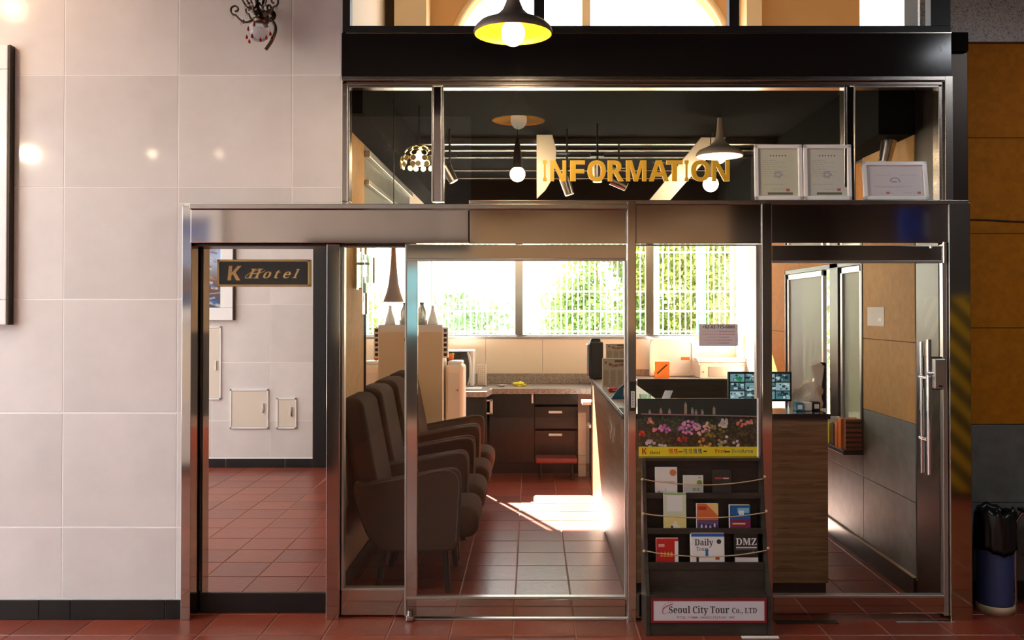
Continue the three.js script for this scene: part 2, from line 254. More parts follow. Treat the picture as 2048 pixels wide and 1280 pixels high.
// office shell
{
  const l = setting('wall_office_left', 'left office wall with tan panel behind the armchairs');
  mesh(l, 'wall_core', B(XL - 0.14, XL - 0.012, 0, OC, ZB, -0.31, 0), M.darkWall);
  mesh(l, 'tan_panel', B(XL - 0.012, XL, 0.9, 2.16, -1.12, -0.17, 0.002), M.tan);
  mesh(l, 'tan_panel', B(XL - 0.012, XL, 2.164, 2.7, -1.12, -0.17, 0.002), M.tan);
  for (const [a, b] of [[-1.12, -0.17], [-2.2, -1.124], [-3.35, -2.204]]) mesh(l, 'dado_panel', B(XL - 0.012, XL, 0.1, 0.896, a, b, 0.002), M.beige);
  mesh(l, 'upper_panel', B(XL - 0.012, XL, 2.264, 2.7, -3.35, -1.124, 0.002), M.grey);
  mesh(l, 'upper_panel', B(XL - 0.012, XL, 0.1, 2.7, ZB, -3.354, 0.002), M.cream);
  mesh(l, 'cornice_rail', [B(XL, XL + 0.035, 2.62, 2.66, -3.3, -1.12, 0.004), B(XL, XL + 0.03, 2.44, 2.47, -3.3, -1.12, 0.004)], M.aluminium);
  const b = setting('baseboard_office_left', 'black skirting behind the armchairs'); mesh(b, 'skirting_tile', B(XL, XL + 0.014, 0.0, 0.1, ZB, -0.14, 0.002), M.base[0]);
  const r = setting('wall_office_right', 'right office wall, tan above and grey dado below, with a window');
  const z0 = -1.18, z1 = -3.03, yS = 0.708, yT = 1.96;
  mesh(r, 'wall_core', [B(XR + 0.012, XR + 0.15, 0, OC, z0, -0.34, 0), B(XR + 0.012, XR + 0.15, 0, OC, ZB, z1, 0), B(XR + 0.012, XR + 0.15, 0, yS - 0.02, z1, z0, 0), B(XR + 0.012, XR + 0.15, yT, OC, z1, z0, 0)], M.darkWall);
  mesh(r, 'tan_panel', B(XR, XR + 0.012, 0.983, 1.44, z0, -0.36, 0.002), M.tan); mesh(r, 'tan_panel', B(XR, XR + 0.012, 1.443, 2.62, z0, -0.36, 0.002), M.tan);
  mesh(r, 'ochre_panel', B(XR, XR + 0.012, yT, 2.6, z1, z0 - 0.003, 0.002), M.orange); mesh(r, 'ochre_panel', B(XR, XR + 0.012, 0.983, 1.44, -3.95, z1, 0.002), M.orange); mesh(r, 'ochre_panel', B(XR, XR + 0.012, 1.443, 2.6, -3.95, z1, 0.002), M.orange);
  mesh(r, 'cream_panel', B(XR, XR + 0.012, 0.1, 2.6, ZB, -3.953, 0.002), M.cream);
  mesh(r, 'dado_panel', B(XR, XR + 0.012, 0.54, 0.98, z0, -0.36, 0.002), M.grey); mesh(r, 'dado_panel', B(XR, XR + 0.012, 0.1, 0.537, z0, -0.36, 0.002), M.grey);
  mesh(r, 'dado_panel', B(XR, XR + 0.012, 0.54, yS - 0.02, z1, z0 - 0.003, 0.002), M.grey); mesh(r, 'dado_panel', B(XR, XR + 0.012, 0.1, 0.537, z1, z0 - 0.003, 0.002), M.grey); mesh(r, 'dado_panel', B(XR, XR + 0.012, 0.1, 0.98, -3.95, z1 - 0.003, 0.002), M.grey);
  const b2 = setting('baseboard_office_right', 'black skirting with pale top edge along the grey dado');
  mesh(b2, 'skirting_tile', B(XR - 0.014, XR, 0.0, 0.115, -3.9, -0.36, 0.002), M.base[0]); mesh(b2, 'edge_strip', B(XR - 0.016, XR, 0.116, 0.124, -3.9, -0.36, 0.001), M.beige);
  const e = setting('wall_office_end', 'narrow tiled end of the right office wall'); mesh(e, 'wall_core', B(XR - 0.002, XR + 0.16, 0, OC, -0.34, -0.05, 0.003), M.darkFrame);
  const w = setting('window_2', 'side window with frosted sliding sashes');
  mesh(w, 'window_sill', B(XR - 0.13, XR + 0.15, yS - 0.03, yS, z1, z0, 0.004), M.darkwood);
  mesh(w, 'frame', [B(XR - 0.005, XR + 0.06, yT - 0.035, yT, z1, z0, 0.003), B(XR - 0.005, XR + 0.06, yS, yT, z0 - 0.03, z0, 0.003), B(XR - 0.005, XR + 0.06, yS, yT, z1, z1 + 0.03, 0.003), B(XR - 0.005, XR + 0.07, yS, yT, -1.84, -1.66, 0.003)], M.darkFrame);
  for (const [a, b] of [[-2.98, -2.02], [-1.64, -1.22]]) { const sash = mesh(w, 'sash', [B(XR + 0.005, XR + 0.035, yS + 0.002, yT - 0.037, a, a + 0.04, 0.003), B(XR + 0.005, XR + 0.035, yS + 0.002, yT - 0.037, b - 0.04, b, 0.003), B(XR + 0.005, XR + 0.035, yT - 0.08, yT - 0.037, a, b, 0.003), B(XR + 0.005, XR + 0.035, yS + 0.002, yS + 0.04, a, b, 0.003)], M.aluminium); mesh(sash, 'pane', G(XR + 0.016, XR + 0.022, yS + 0.03, yT - 0.07, a + 0.03, b - 0.03, 0), M.frosted); }
  mesh(w, 'pane', G(XR + 0.045, XR + 0.05, yS, yT, -2.1, -1.8, 0), M.glass);
  // back wall with its long window
  const k = setting('wall_office_back', 'cream tiled back wall under the long office window');
  const yA = 1.35, yB = 2.56;
  mesh(k, 'wall_core', [B(XL - 0.14, XR + 0.15, 0, yA - 0.03, ZB - 0.15, ZB - 0.01, 0)], M.render); mesh(k, 'lintel', [B(XL - 0.14, XR + 0.15, yB, OC, ZB - 0.15, ZB, 0)], M.blackCeil);
  for (let i = 0, x = XL; x < XR - 0.01; i++, x += 0.6) mesh(k, 'wall_tile', B(x + 0.001, Math.min(x + 0.598, XR - 0.001), 0.88, yA - 0.032, ZB - 0.012, ZB, 0.002), M.cream);
  for (let x = XL; x < XR - 0.01; x += 0.6) mesh(k, 'wall_tile', B(x + 0.001, Math.min(x + 0.598, XR - 0.001), 0.02, 0.878, ZB - 0.012, ZB, 0.002), M.cream);
  const wb = setting('window_3', 'long aluminium window behind the kitchen counter');
  mesh(wb, 'window_sill', B(XL, XR, yA - 0.03, yA, ZB - 0.15, ZB + 0.025, 0.004), M.aluminium);
  const cuts = [XL, PX(1038, 9.85), PX(1299, 9.85), XR];
  mesh(wb, 'frame', [B(XL, XR, yB - 0.03, yB, ZB - 0.1, ZB - 0.03, 0.003), B(XL, XR, yA, yA + 0.015, ZB - 0.1, ZB - 0.03, 0.003), B(XL, XL + 0.03, yA, yB, ZB - 0.1, ZB - 0.03, 0.003), B(XR - 0.03, XR, yA, yB, ZB - 0.1, ZB - 0.03, 0.003)], M.aluminium);
  for (let i = 0; i < 3; i++) { if (i) mesh(wb, 'mullion', B(cuts[i] - 0.042, cuts[i] + 0.042, yA + 0.015, yB - 0.03, ZB - 0.1, ZB - 0.02, 0.004), M.steel2); mesh(wb, 'pane', G(cuts[i] + 0.03, cuts[i + 1] - 0.03, yA + 0.015, yB - 0.03, ZB - 0.07, ZB - 0.064, 0), M.glass); }
  const c = setting('ceiling', 'black office ceiling with metal strips');
  mesh(c, 'soffit_board', B(XR - 0.2, XR + 0.012, 2.62, OC, ZB, -0.36, 0.002), M.blackCeil); mesh(c, 'soffit_board', B(XL - 0.012, XL + 0.16, 2.7, OC, ZB, -0.17, 0.002), M.blackCeil);
  mesh(c, 'ceiling_slab', B(XL - 0.14, XR + 0.15, OC, OC + 0.1, ZB - 0.15, -0.02, 0), M.blackCeil);
  for (const [D, h] of [[7.37, 0.05], [7.84, 0.02], [8.2, 0.02], [9.0, 0.018], [9.55, 0.018]]) mesh(c, 'ceiling_strip', B(XL + 0.16, XR - 0.2, OC - h, OC, CZ - D - 0.05, CZ - D, 0.003), M.brushed);
}
// upper storey behind the top windows
{
  const z = -3.55, D = CZ - z, f = setting('wall_upper', 'cream room of the upper storey with an arched window');
  mesh(f, 'floor_slab', [B(-1.9, 2.2, OC + 0.1, OC + 0.14, z, -0.1, 0), B(2.2, 3.8, OC + 0.1, OC + 0.14, z, -0.62, 0)], M.darkwood);
  const s = shapeOf([[-1.9, 3.1], [3.8, 3.1], [3.8, 5.1], [-1.9, 5.1]]), h = new THREE.Path();
  const ax = PX(1182, D), rx = PX(1462, D) - ax, y0 = 3.5;
  h.moveTo(ax - rx, y0); h.lineTo(ax - rx, 3.95); h.absellipse(ax, 3.95, rx, 0.95, Math.PI, 0, true); h.lineTo(ax + rx, y0); h.closePath(); s.holes.push(h);
  const h2 = new THREE.Path(); h2.moveTo(PX(1722, D), 3.5); h2.lineTo(PX(1826, D), 3.5); h2.lineTo(PX(1826, D), 4.8); h2.lineTo(PX(1722, D), 4.8); h2.closePath(); s.holes.push(h2);
  mesh(f, 'arched_wall', new THREE.ExtrudeGeometry(s, { depth: 0.25, bevelEnabled: false, curveSegments: 32 }).translate(0, 0, z - 0.25), M.tanWall);
  mesh(f, 'arch_trim', new THREE.TubeGeometry(new THREE.EllipseCurve ? new THREE.CatmullRomCurve3([...Array(21)].map((_, i) => new THREE.Vector3(ax - rx * Math.cos(i * Math.PI / 20), 3.95 + 0.95 * Math.sin(i * Math.PI / 20), z + 0.01))) : null, 40, 0.03, 6), M.creamWall);
  mesh(f, 'arch_mullion', B(PX(1165, D), PX(1182, D), 3.5, 4.88, z - 0.14, z - 0.06, 0.004), M.creamWall);
  mesh(f, 'pilaster', B(PX(787, D - 0.35), PX(852, D - 0.35), 3.14, 5.1, z, z + 0.35, 0.004), M.creamWall); mesh(f, 'pilaster', B(PX(730, D - 0.2), PX(788, D - 0.2), 3.14, 5.1, z, z + 0.2, 0.004), M.brownWall);
  mesh(f, 'pilaster', B(PX(1495, D - 0.3), PX(1526, D - 0.3), 3.14, 5.1, z, z + 0.3, 0.004), M.creamWall);
  mesh(f, 'pilaster', B(PX(1832, D - 0.4), PX(1860, D - 0.4), 3.14, 5.1, z, z + 0.4, 0.004), M.brownWall);
  mesh(f, 'side_wall', [B(-1.95, -1.9, 3.1, 5.1, z, -0.05, 0), B(3.75, 3.8, 3.1, 5.1, z, -0.57, 0), B(2.25, 3.8, 3.1, 5.1, -0.62, -0.57, 0), B(2.25, 2.3, LC + 0.1, 5.1, -0.6, -0.05, 0), B(-1.95, 2.3, LC + 0.1, 5.1, -0.1, -0.03, 0)], M.creamWall);
  mesh(f, 'upper_ceiling', B(-1.95, 3.8, 5.1, 5.2, z - 0.2, 0, 0), M.white);
}

/* ================= SHOP FRONT ================= */
const post = (label, x0, y0, x1, z0, z1, m = M.steel) => { const p = mesh(scene, 'trim', B(PX(x0), PX(x1), 0, PY(y0), z0, z1, 0.003), m); p.userData = { kind: 'structure', label }; return p; };
post('polished steel post beside the white tile wall', 365, 412, 384, -0.16, 0.01);
post('polished steel post between mirror panel and fixed glass', 653, 488, 679, -0.1, 0.0);
post('polished steel post at the closing edge of the sliding door', 1254, 404, 1271, -0.06, 0.03);
post('polished steel post between fixed glass and swing door', 1523, 404, 1543, -0.08, 0.012);
post('wide polished steel end post beside the ochre wall', 1897, 405, 1940, -0.16, 0.01);
{
  const h = setting('trim_header', 'polished stainless steel header over doors and mirror');
  mesh(h, 'operator_cover', B(PX(385), PX(938), PY(487), PY(420), -0.16, 0.035, 0.004), M.steel);
  mesh(h, 'ledge', B(PX(383), PX(1255), PY(419), PY(409), -0.16, 0.04, 0.003), M.brushed);
  mesh(h, 'header_panel', B(PX(938), PX(1254), PY(487), PY(419), -0.16, -0.005, 0.003), M.steel);
  mesh(h, 'header_panel', B(PX(1272), PX(1523), PY(487), PY(409), -0.16, 0.0, 0.003), M.steel);
  mesh(h, 'header_panel', B(PX(1543), PX(1897), PY(486), PY(409), -0.16, 0.004, 0.003), M.steel);
  mesh(h, 'ledge', B(PX(938), PX(1937), PY(409), PY(400), -0.16, 0.012, 0.003), M.brushed);
  mesh(h, 'dark_rail', B(PX(384), PX(812), PY(492), PY(488), -0.16, -0.02, 0.001), M.darkFrame);  // thin dark strip along the underside of the header
}
// mirror panel
{
  const m = thing('mirror_panel', 'tall mirror panel in steel frame left of the glass doors', 'mirror', [-1.44, 0.105, -0.14]);
  mesh(m, 'mirror_glass', B(-0.335, 0.355, 0.0, 1.865, 0, 0.012, 0.001), M.mirror);
  mesh(m, 'edge_strip', B(-0.335, 0.355, 1.862, 1.868, 0.0, 0.02, 0.001), M.brushed); mesh(m, 'edge_strip', B(-0.337, -0.331, 0, 1.865, 0.0, 0.018, 0.001), M.darkFrame);
  const p = canvasTex(744, 220, (c, w, h) => {
    c.fillStyle = '#23221f'; c.fillRect(0, 0, w, h); c.fillStyle = '#cfa764';
    c.save(); c.transform(1, 0, -0.08, 1, 22, 0); c.font = 'bold 200px sans-serif'; c.fillText('K', 40, 182, 128); c.restore();
    c.save(); c.transform(1, 0, -0.42, 1, 66, 0); c.font = 'bold 132px serif'; c.fillText('H', 226, 162); c.font = 'bold 118px serif'; let x = 352; for (const l of ['o', 't', 'e', 'l']) { c.fillText(l, x, 160); x += { o: 92, t: 76, e: 88, l: 50 }[l]; }
    c.lineWidth = 7; c.strokeStyle = '#cfa764'; c.beginPath(); c.moveTo(236, 156); c.bezierCurveTo(196, 176, 200, 96, 320, 74); c.stroke(); c.beginPath(); c.moveTo(276, 118); c.bezierCurveTo(310, 104, 340, 110, 352, 84); c.stroke(); c.restore();
  });
  const k = thing('hotel_sign', 'black and gold sign plate reading K Hotel on the mirror', 'sign', [PX(527, 4.98), PY(573, 4.98), -0.128]);
  const w = PX(620, 4.98) - PX(434, 4.98), hh = PY(519, 4.98) - PY(573, 4.98);
  mesh(k, 'backing_plate', B(-w / 2, w / 2, 0, hh, 0.001, 0.012, 0.002), M.brass);
  mesh(k, 'border', [B(-w / 2, w / 2, hh - 0.012, hh, 0.01, 0.018, 0.002), B(-w / 2, w / 2, 0, 0.012, 0.01, 0.018, 0.002), B(-w / 2, -w / 2 + 0.012, 0, hh, 0.01, 0.018, 0.002), B(w / 2 - 0.012, w / 2, 0, hh, 0.01, 0.018, 0.002)], M.brass);
  mesh(k, 'lettered_face', new THREE.PlaneGeometry(w - 0.024, hh - 0.024).translate(0, hh / 2, 0.0135), std({ map: p, roughness: 0.35 }), true);
}
// fixed glass, sliding door, fixed glass, swing door
{
  const a = setting('window_4', 'fixed glass panel beside the mirror, in front of the armchairs');
  mesh(a, 'pane', G(PX(680), PX(826), 0.14, 1.972, -0.075, -0.067, 0), M.glass); mesh(a, 'bottom_rail', B(PX(680), PX(830), 0.01, PY(1183), -0.1, -0.045, 0.003), M.steel);
  mesh(a, 'glazing_bead', [B(PX(680), PX(830), PY(1184), PY(1179), -0.09, -0.045, 0.002), B(PX(680), PX(685), PY(1179), PY(488), -0.1, -0.045, 0.002), B(PX(680), PX(830), PY(493), PY(488), -0.1, -0.045, 0.002)], M.aluminium);
  const d = setting('door_1', 'sliding glass door with polished steel rails');
  const z0 = -0.035, z1 = 0.0;
  mesh(d, 'pane', G(PX(830), PX(1253), PY(1195), PY(515), -0.021, -0.013, 0), M.glass);
  mesh(d, 'stile', B(PX(813), PX(835), PY(1230), PY(520), z0, z1, 0.003), M.steel); mesh(d, 'stile', B(PX(1249), PX(1253.5), PY(1230), PY(520), z0, z1, 0.002), M.aluminium);
  mesh(d, 'bottom_rail', B(PX(813), PX(1253.5), PY(1231), PY(1196), z0, z1, 0.003), M.steel); mesh(d, 'top_rail', B(PX(813), PX(1253.5), PY(517), PY(489), z0, z1, 0.003), M.steel);
  mesh(d, 'glazing_bead', [B(PX(813), PX(1253), PY(1196), PY(1191), z0, z1 + 0.002, 0.002), B(PX(813), PX(1253), PY(522), PY(517), z0, z1 + 0.002, 0.002), B(PX(810), PX(814), PY(1230), PY(488), z0, z1 + 0.002, 0.002)], M.aluminium);
  mesh(d, 'floor_guide', [B(PX(814), PX(829), 0.002, 0.03, 0.001, 0.03, 0.006), cyl(0.012, 0.014, 0.03, PX(821), 0.04, 0.014, 12)], M.chrome);
  mesh(d, 'threshold_strip', B(PX(830), PX(1253), 0.001, 0.008, -0.03, 0.004, 0.001), M.aluminium);
  const c = setting('window_5', 'fixed glass panel behind the brochure rack');
  mesh(c, 'pane', G(PX(1271), PX(1520), 0.05, 1.972, -0.04, -0.032, 0), M.glass); mesh(c, 'bottom_rail', B(PX(1271), PX(1523), 0.005, 0.13, -0.06, -0.012, 0.003), M.steel);
  mesh(c, 'edge_profile', [B(PX(1513), PX(1523), 0.05, 1.972, -0.06, -0.012, 0.003)], M.aluminium); mesh(c, 'top_bead', B(PX(1271), PX(1523), 1.965, 1.973, -0.06, -0.012, 0.002), M.aluminium);
  const e = setting('door_2', 'glass swing door with steel rails and long bar handles');
  mesh(e, 'pane', G(PX(1545), PX(1890), PY(1195), PY(518), -0.03, -0.022, 0), M.glass);
  mesh(e, 'top_rail', B(PX(1545), PX(1886), PY(521), PY(491), -0.05, -0.005, 0.003), M.steel); mesh(e, 'bottom_rail', B(PX(1545), PX(1886), PY(1225), PY(1193), -0.05, -0.005, 0.003), M.steel);
  mesh(e, 'glazing_bead', [B(PX(1545), PX(1886), PY(526), PY(521), -0.05, -0.003, 0.002), B(PX(1545), PX(1886), PY(1194), PY(1189), -0.05, -0.003, 0.002)], M.aluminium);
  mesh(e, 'hinge_stile', B(PX(1887), PX(1896), 0.02, PY(488), -0.06, -0.01, 0.002), M.aluminium); mesh(e, 'hinge_pin', [cyl(0.009, 0.009, 0.11, PX(1889), PY(505), 0.0, 12), cyl(0.006, 0.006, 0.012, PX(1863), PY(494), 0.0, 8)], M.chrome);
  for (const [px, y0, y1, z] of [[1843, 683, 944, -0.085], [1857, 679, 948, 0.045]]) mesh(e, 'bar_handle', [rod([PX(px, CZ - z), PY(y0, CZ - z), z], [PX(px, CZ - z), PY(y1, CZ - z), z], 0.0135, 16), rod([PX(1852), PY(755), z], [PX(1852), PY(755), -0.026], 0.008), rod([PX(1852), PY(878), z], [PX(1852), PY(878), -0.026], 0.008)], M.chrome);
  const lk = mesh(e, 'lock_case', B(PX(1866), PX(1888), PY(777), PY(717), -0.02, 0.02, 0.006), M.aluminium); mesh(lk, 'lock_backplate', B(PX(1864), PX(1896), PY(780), PY(714), -0.045, -0.02, 0.003), M.black); mesh(lk, 'key_slot', B(PX(1873), PX(1881), PY(773), PY(770), 0.019, 0.0215, 0.0005), M.black);
  const u = thing('shackle_lock', 'clear plastic covered shackle looped round the door handles', 'lock', [PX(1833), PY(745), 0.0]);
  mesh(u, 'shackle', tube([[0.055, 0.014, 0.075], [0.0, 0.016, 0.075], [-0.046, 0.008, 0.06], [-0.046, -0.008, 0.06], [0.0, -0.016, 0.075], [0.055, -0.014, 0.075]], 0.006, 40, 8), M.acrylic); mesh(u, 'bolt', cyl(0.008, 0.008, 0.03, 0, 0, 0, 12).rotateZ(Math.PI / 2).translate(0.04, 0, 0.07), M.chrome);
  const fc = setting('trim_floor', 'steel floor plates at the swing door'); mesh(fc, 'floor_plate', B(PX(1545), PX(1668), 0.0005, 0.004, 0.005, 0.06, 0.001), M.darkFrame); mesh(fc, 'floor_plate', B(PX(1785), PX(1900), 0.0005, 0.003, 0.005, 0.035, 0.001), M.brushed);
  const sl = thing('door_sensor', 'black strip with white label on the steel post', 'sensor', [PX(1264), PY(820), 0.031]);
  mesh(sl, 'strip', B(-0.017, 0.017, 0, 0.152, 0, 0.008, 0.002), M.black);
  mesh(sl, 'label_sticker', new THREE.PlaneGeometry(0.02, 0.086).translate(0, 0.06, 0.0085), std({ map: canvasTex(40, 160, (c, w, h) => { c.fillStyle = '#d8d4d0'; c.fillRect(0, 0, w, h); c.fillStyle = '#55504c'; for (let i = 0; i < 5; i++) { c.fillRect(12, 18 + i * 27, 15, 4); c.fillRect(18, 12 + i * 27, 4, 18); c.fillRect(10, 28 + i * 27, 18, 3); } }), roughness: 0.6 }), true);
}
// upper glazing, black fascia and top windows
{
  const g = setting('window_6', 'glazed band above the header');
  const zf = -0.02, zb = -0.09, bar = (n, x0, y0, x1, y1, m = M.steel, z = zf) => mesh(g, n, B(PX(x0), PX(x1), PY(y1), PY(y0), zb, z, 0.003), m);
  bar('frame_bar', 681, 150, 1908, 159, M.brushed, -0.005); bar('frame_bar', 681, 160, 1906, 167, M.steel2); bar('glazing_bead', 692, 167, 864, 172, M.brushed); bar('glazing_bead', 884, 167, 1694, 172, M.brushed); bar('glazing_bead', 1713, 167, 1884, 172, M.brushed);
  bar('mullion', 866, 170, 881, 402); bar('glazing_bead', 862, 170, 866, 402, M.brushed, -0.015); bar('glazing_bead', 881, 170, 886, 402, M.brushed, -0.015);
  bar('mullion', 1698, 170, 1712, 402); bar('glazing_bead', 1692, 170, 1698, 402, M.brushed, -0.015); bar('glazing_bead', 1712, 170, 1715, 402, M.steel2, -0.015);
  bar('frame_bar', 681, 160, 692, 402, M.steel2); bar('glazing_bead', 692, 172, 697, 402, M.brushed, -0.015); bar('frame_bar', 1889, 150, 1908, 402, M.steel2); bar('glazing_bead', 1882, 170, 1889, 402, M.brushed, -0.015);
  for (const [a, b] of [[695, 864], [884, 1695], [1713, 1885]]) mesh(g, 'pane', G(PX(a), PX(b), 2.185, PY(168), -0.052, -0.046, 0), M.glass);
  const p = setting('trim_fascia', 'glossy black fascia panel above the glazed band');
  mesh(p, 'fascia_panel', B(PX(681), PX(1908), PY(150), PY(62), -0.06, -0.012, 0.002), M.blackGloss); mesh(p, 'fascia_edge', B(PX(690), PX(1908), PY(64), PY(61), -0.06, -0.008, 0.001), M.steel2);
  mesh(p, 'slab_edge', B(PX(681), PX(1908), 2.86, LC, -0.16, -0.1, 0).scale(1, 1, 1), M.blackCeil).visible = true;
  p.children.pop();
  const w = setting('window_7', 'upper storey windows in dark frames');
  mesh(w, 'frame', [B(PX(681), PX(1908), PY(61), PY(47), -0.09, -0.02, 0.002), B(PX(681), PX(697), PY(47), LC, -0.09, -0.02, 0.002), B(PX(1868), PX(1908), PY(47), LC, -0.09, -0.02, 0.002), B(PX(1068), PX(1089), PY(47), LC, -0.09, -0.02, 0.002), B(PX(1462), PX(1482), PY(47), LC, -0.09, -0.02, 0.002)], M.black);
  for (const [a, b] of [[697, 1068], [1089, 1462], [1482, 1868]]) mesh(w, 'pane', G(PX(a), PX(b), PY(47), LC, -0.06, -0.055, 0), M.glass);
  const e = setting('trim_end', 'marbled steel edge strip right of the glazed band'); mesh(e, 'edge_cover', B(PX(1893), PX(1909), PY(402), PY(150), -0.1, -0.004, 0.002), M.steel2);
}
const font = await new FontLoader().loadAsync('fonts/droid/droid_sans_bold.typeface.json');
{
  const s = thing('information_sign', 'gold raised letters reading INFORMATION on the upper glass', 'sign', [PX(1087), PY(360), -0.045]);
  const adv = [0, 25, 81, 115, 163, 205, 258, 302, 345, 0, 0];
  const word = 'INFORMATION', left = [1086, 1101, 1141, 1176, 1217, 1254, 1300, 1335, 1372, 1385, 1427], right = [1094, 1133, 1171, 1213, 1249, 1295, 1340, 1368, 1380, 1424, 1463];
  [...word].forEach((ch, i) => {
    const g = new TextGeometry(ch, { font, size: 0.1, depth: 0.012, curveSegments: 8, bevelEnabled: true, bevelSize: 0.001, bevelThickness: 0.001, bevelSegments: 1 }); g.computeBoundingBox(); const b = g.boundingBox;
    const w = PX(right[i]) - PX(left[i]), H = PY(318) - PY(360); g.translate(-b.min.x, -b.min.y, 0).scale(w / (b.max.x - b.min.x), H / (b.max.y - b.min.y), 1).translate(PX(left[i]) - PX(1087), 0, 0.001);
    mesh(s, 'letter', g, M.gold);
  });
}
// framed certificates on the header ledge
function certificate(px0, px1, py0, lean, label, land, paper, seal) {
  const D = 4.9, w = PX(px1, D) - PX(px0, D), h = PY(py0, D) - PY(402, D), o = thing('certificate_frame', label, 'certificate', [PX((px0 + px1) / 2, D), PY(400) + 0.001, -0.008], 0);
  const t = canvasTex(land ? 360 : 256, land ? 256 : 360, (c, W, H) => {
    c.fillStyle = paper; c.fillRect(0, 0, W, H); c.fillStyle = '#4c4c48'; const line = (x, y, l, a = 2) => { c.fillStyle = '#8a8a80'; for (let k = x; k < x + l; k += 7) if ((k * 7 + y * 3) % 5) c.fillRect(k, y, 5, a); };
    c.fillStyle = '#3c3c3a'; if (!land) for (let i = 0; i < 6; i++) { c.fillRect(76 + i * 19, 52, 10, 3); c.fillRect(80 + i * 19, 46, 3, 14); }
    if (land) { line(60, 78, 90); line(220, 78, 110); for (let i = 0; i < 5; i++) line(40 + i * 6, 170 + i * 3, 250 - i * 30, 1); line(80, 226, 80, 3); line(230, 226, 80, 3); c.strokeStyle = '#9a86b0'; c.lineWidth = 7; c.beginPath(); c.arc(180, 132, 30, Math.PI, 0.25); c.stroke(); c.fillStyle = '#a898b8'; c.fillRect(158, 128, 34, 12); }
    else { for (let i = 0; i < 8; i++) line(26, 86 + i * 17, 90 + (i * 53) % 100); line(30, 268, 130); line(90, 306, 90); c.strokeStyle = '#b4b4bc'; c.lineWidth = 5; c.beginPath(); c.arc(128, 196, 20, 0, 7); c.stroke(); for (let i = 0; i < 5; i++) { c.beginPath(); c.arc(128 + 20 * Math.cos(i * 1.257), 196 + 20 * Math.sin(i * 1.257), 8, 0, 7); c.stroke(); } c.fillStyle = '#7c7c68'; c.fillRect(60, 330, 160, 18); }
    c.fillStyle = '#c2706c'; for (const [x, y] of seal) c.fillRect(x, y, 22, 20);
  });
  const b = 0.022, q = new THREE.Group();
  mesh(o, 'frame', [B(-w / 2, w / 2, h - b, h, -0.01, 0.008, 0.004), B(-w / 2, w / 2, 0, b, -0.01, 0.008, 0.004), B(-w / 2, -w / 2 + b, 0, h, -0.01, 0.008, 0.004), B(w / 2 - b, w / 2, 0, h, -0.01, 0.008, 0.004)], M.whiteGloss);
  mesh(o, 'backing', B(-w / 2 + 0.004, w / 2 - 0.004, 0.004, h - 0.004, -0.012, -0.004, 0), M.white);
  mesh(o, 'document', new THREE.PlaneGeometry(w - 2 * b + 0.002, h - 2 * b + 0.002).translate(0, h / 2, -0.0035), std({ map: t, roughness: 0.35 }), true);
  mesh(o, 'glazing', B(-w / 2 + b, w / 2 - b, b, h - b, -0.0015, -0.0005, 0), M.acrylic);
  o.rotation.set(-lean, 0, 0); return o;
}
certificate(1508, 1604, 290, 0.05, 'white framed green certificate beside a twin on the header ledge, nearer the gold letters', false, '#dcdfca', [[178, 302]]);
certificate(1606, 1702, 290, 0.05, 'white framed certificate with red seal on the ledge, middle of three', false, '#dfe1d6', [[190, 300]]);
{ const o = certificate(1726, 1856, 322, 0.16, 'wide white framed certificate with purple emblem leaning on the header ledge', true, '#e0dadd', [[120, 216], [316, 216]]); }

/* ================= LAMPS ================= */
function pendant(at, ceil, label, cd, dim, opts = {}) {        // wide bell pendant; at = centre of the rim
  const [x, y, z] = at, k = opts.scale ?? 1, o = thing('pendant_lamp', label, 'lamp', [x, y, z], 0, opts.group);
  const outer = [[0.17, 0], [0.172, 0.008], [0.166, 0.025], [0.145, 0.046], [0.105, 0.062], [0.07, 0.08], [0.045, 0.105], [0.03, 0.14], [0.022, 0.19], [0.016, 0.27], [0.012, 0.34], [0.0, 0.345]].map(p => [p[0] * k, p[1] * k]);
  mesh(o, 'shade', lathe(outer, 48), opts.shade ?? M.shadeBlack); mesh(o, 'shade_lining', lathe(outer.slice(0, 8).map(([r, h]) => [Math.max(r - 0.004, 0.002), h - 0.001]), 48), opts.lining ?? M.goldLining);
  mesh(o, 'bulb', [new THREE.SphereGeometry(0.052 * k, 24, 16).scale(1, 1.12, 1).translate(0, 0.004, 0)], dim ? M.bulbDim : M.bulb); mesh(o, 'lamp_holder', cyl(0.02 * k, 0.02 * k, 0.05 * k, 0, 0.075 * k, 0, 12), M.brass);
  mesh(o, 'cord', rod([0, 0.34 * k, 0], [0, ceil - y, 0], 0.004), M.black);
  if (cd) { const l = new THREE.PointLight(C(255, 230, 196), cd, 0, 2); l.castShadow = true; l.shadow.radius = 2.2 * k; o.add(l); }
  return o;
}
pendant([PX(1026, 4.0), PY(66, 4.0), 0.87], LC, 'grey bell pendant lamp with gold lining in front of the upper windows', 2.4, false, { shade: M.shadeGrey });
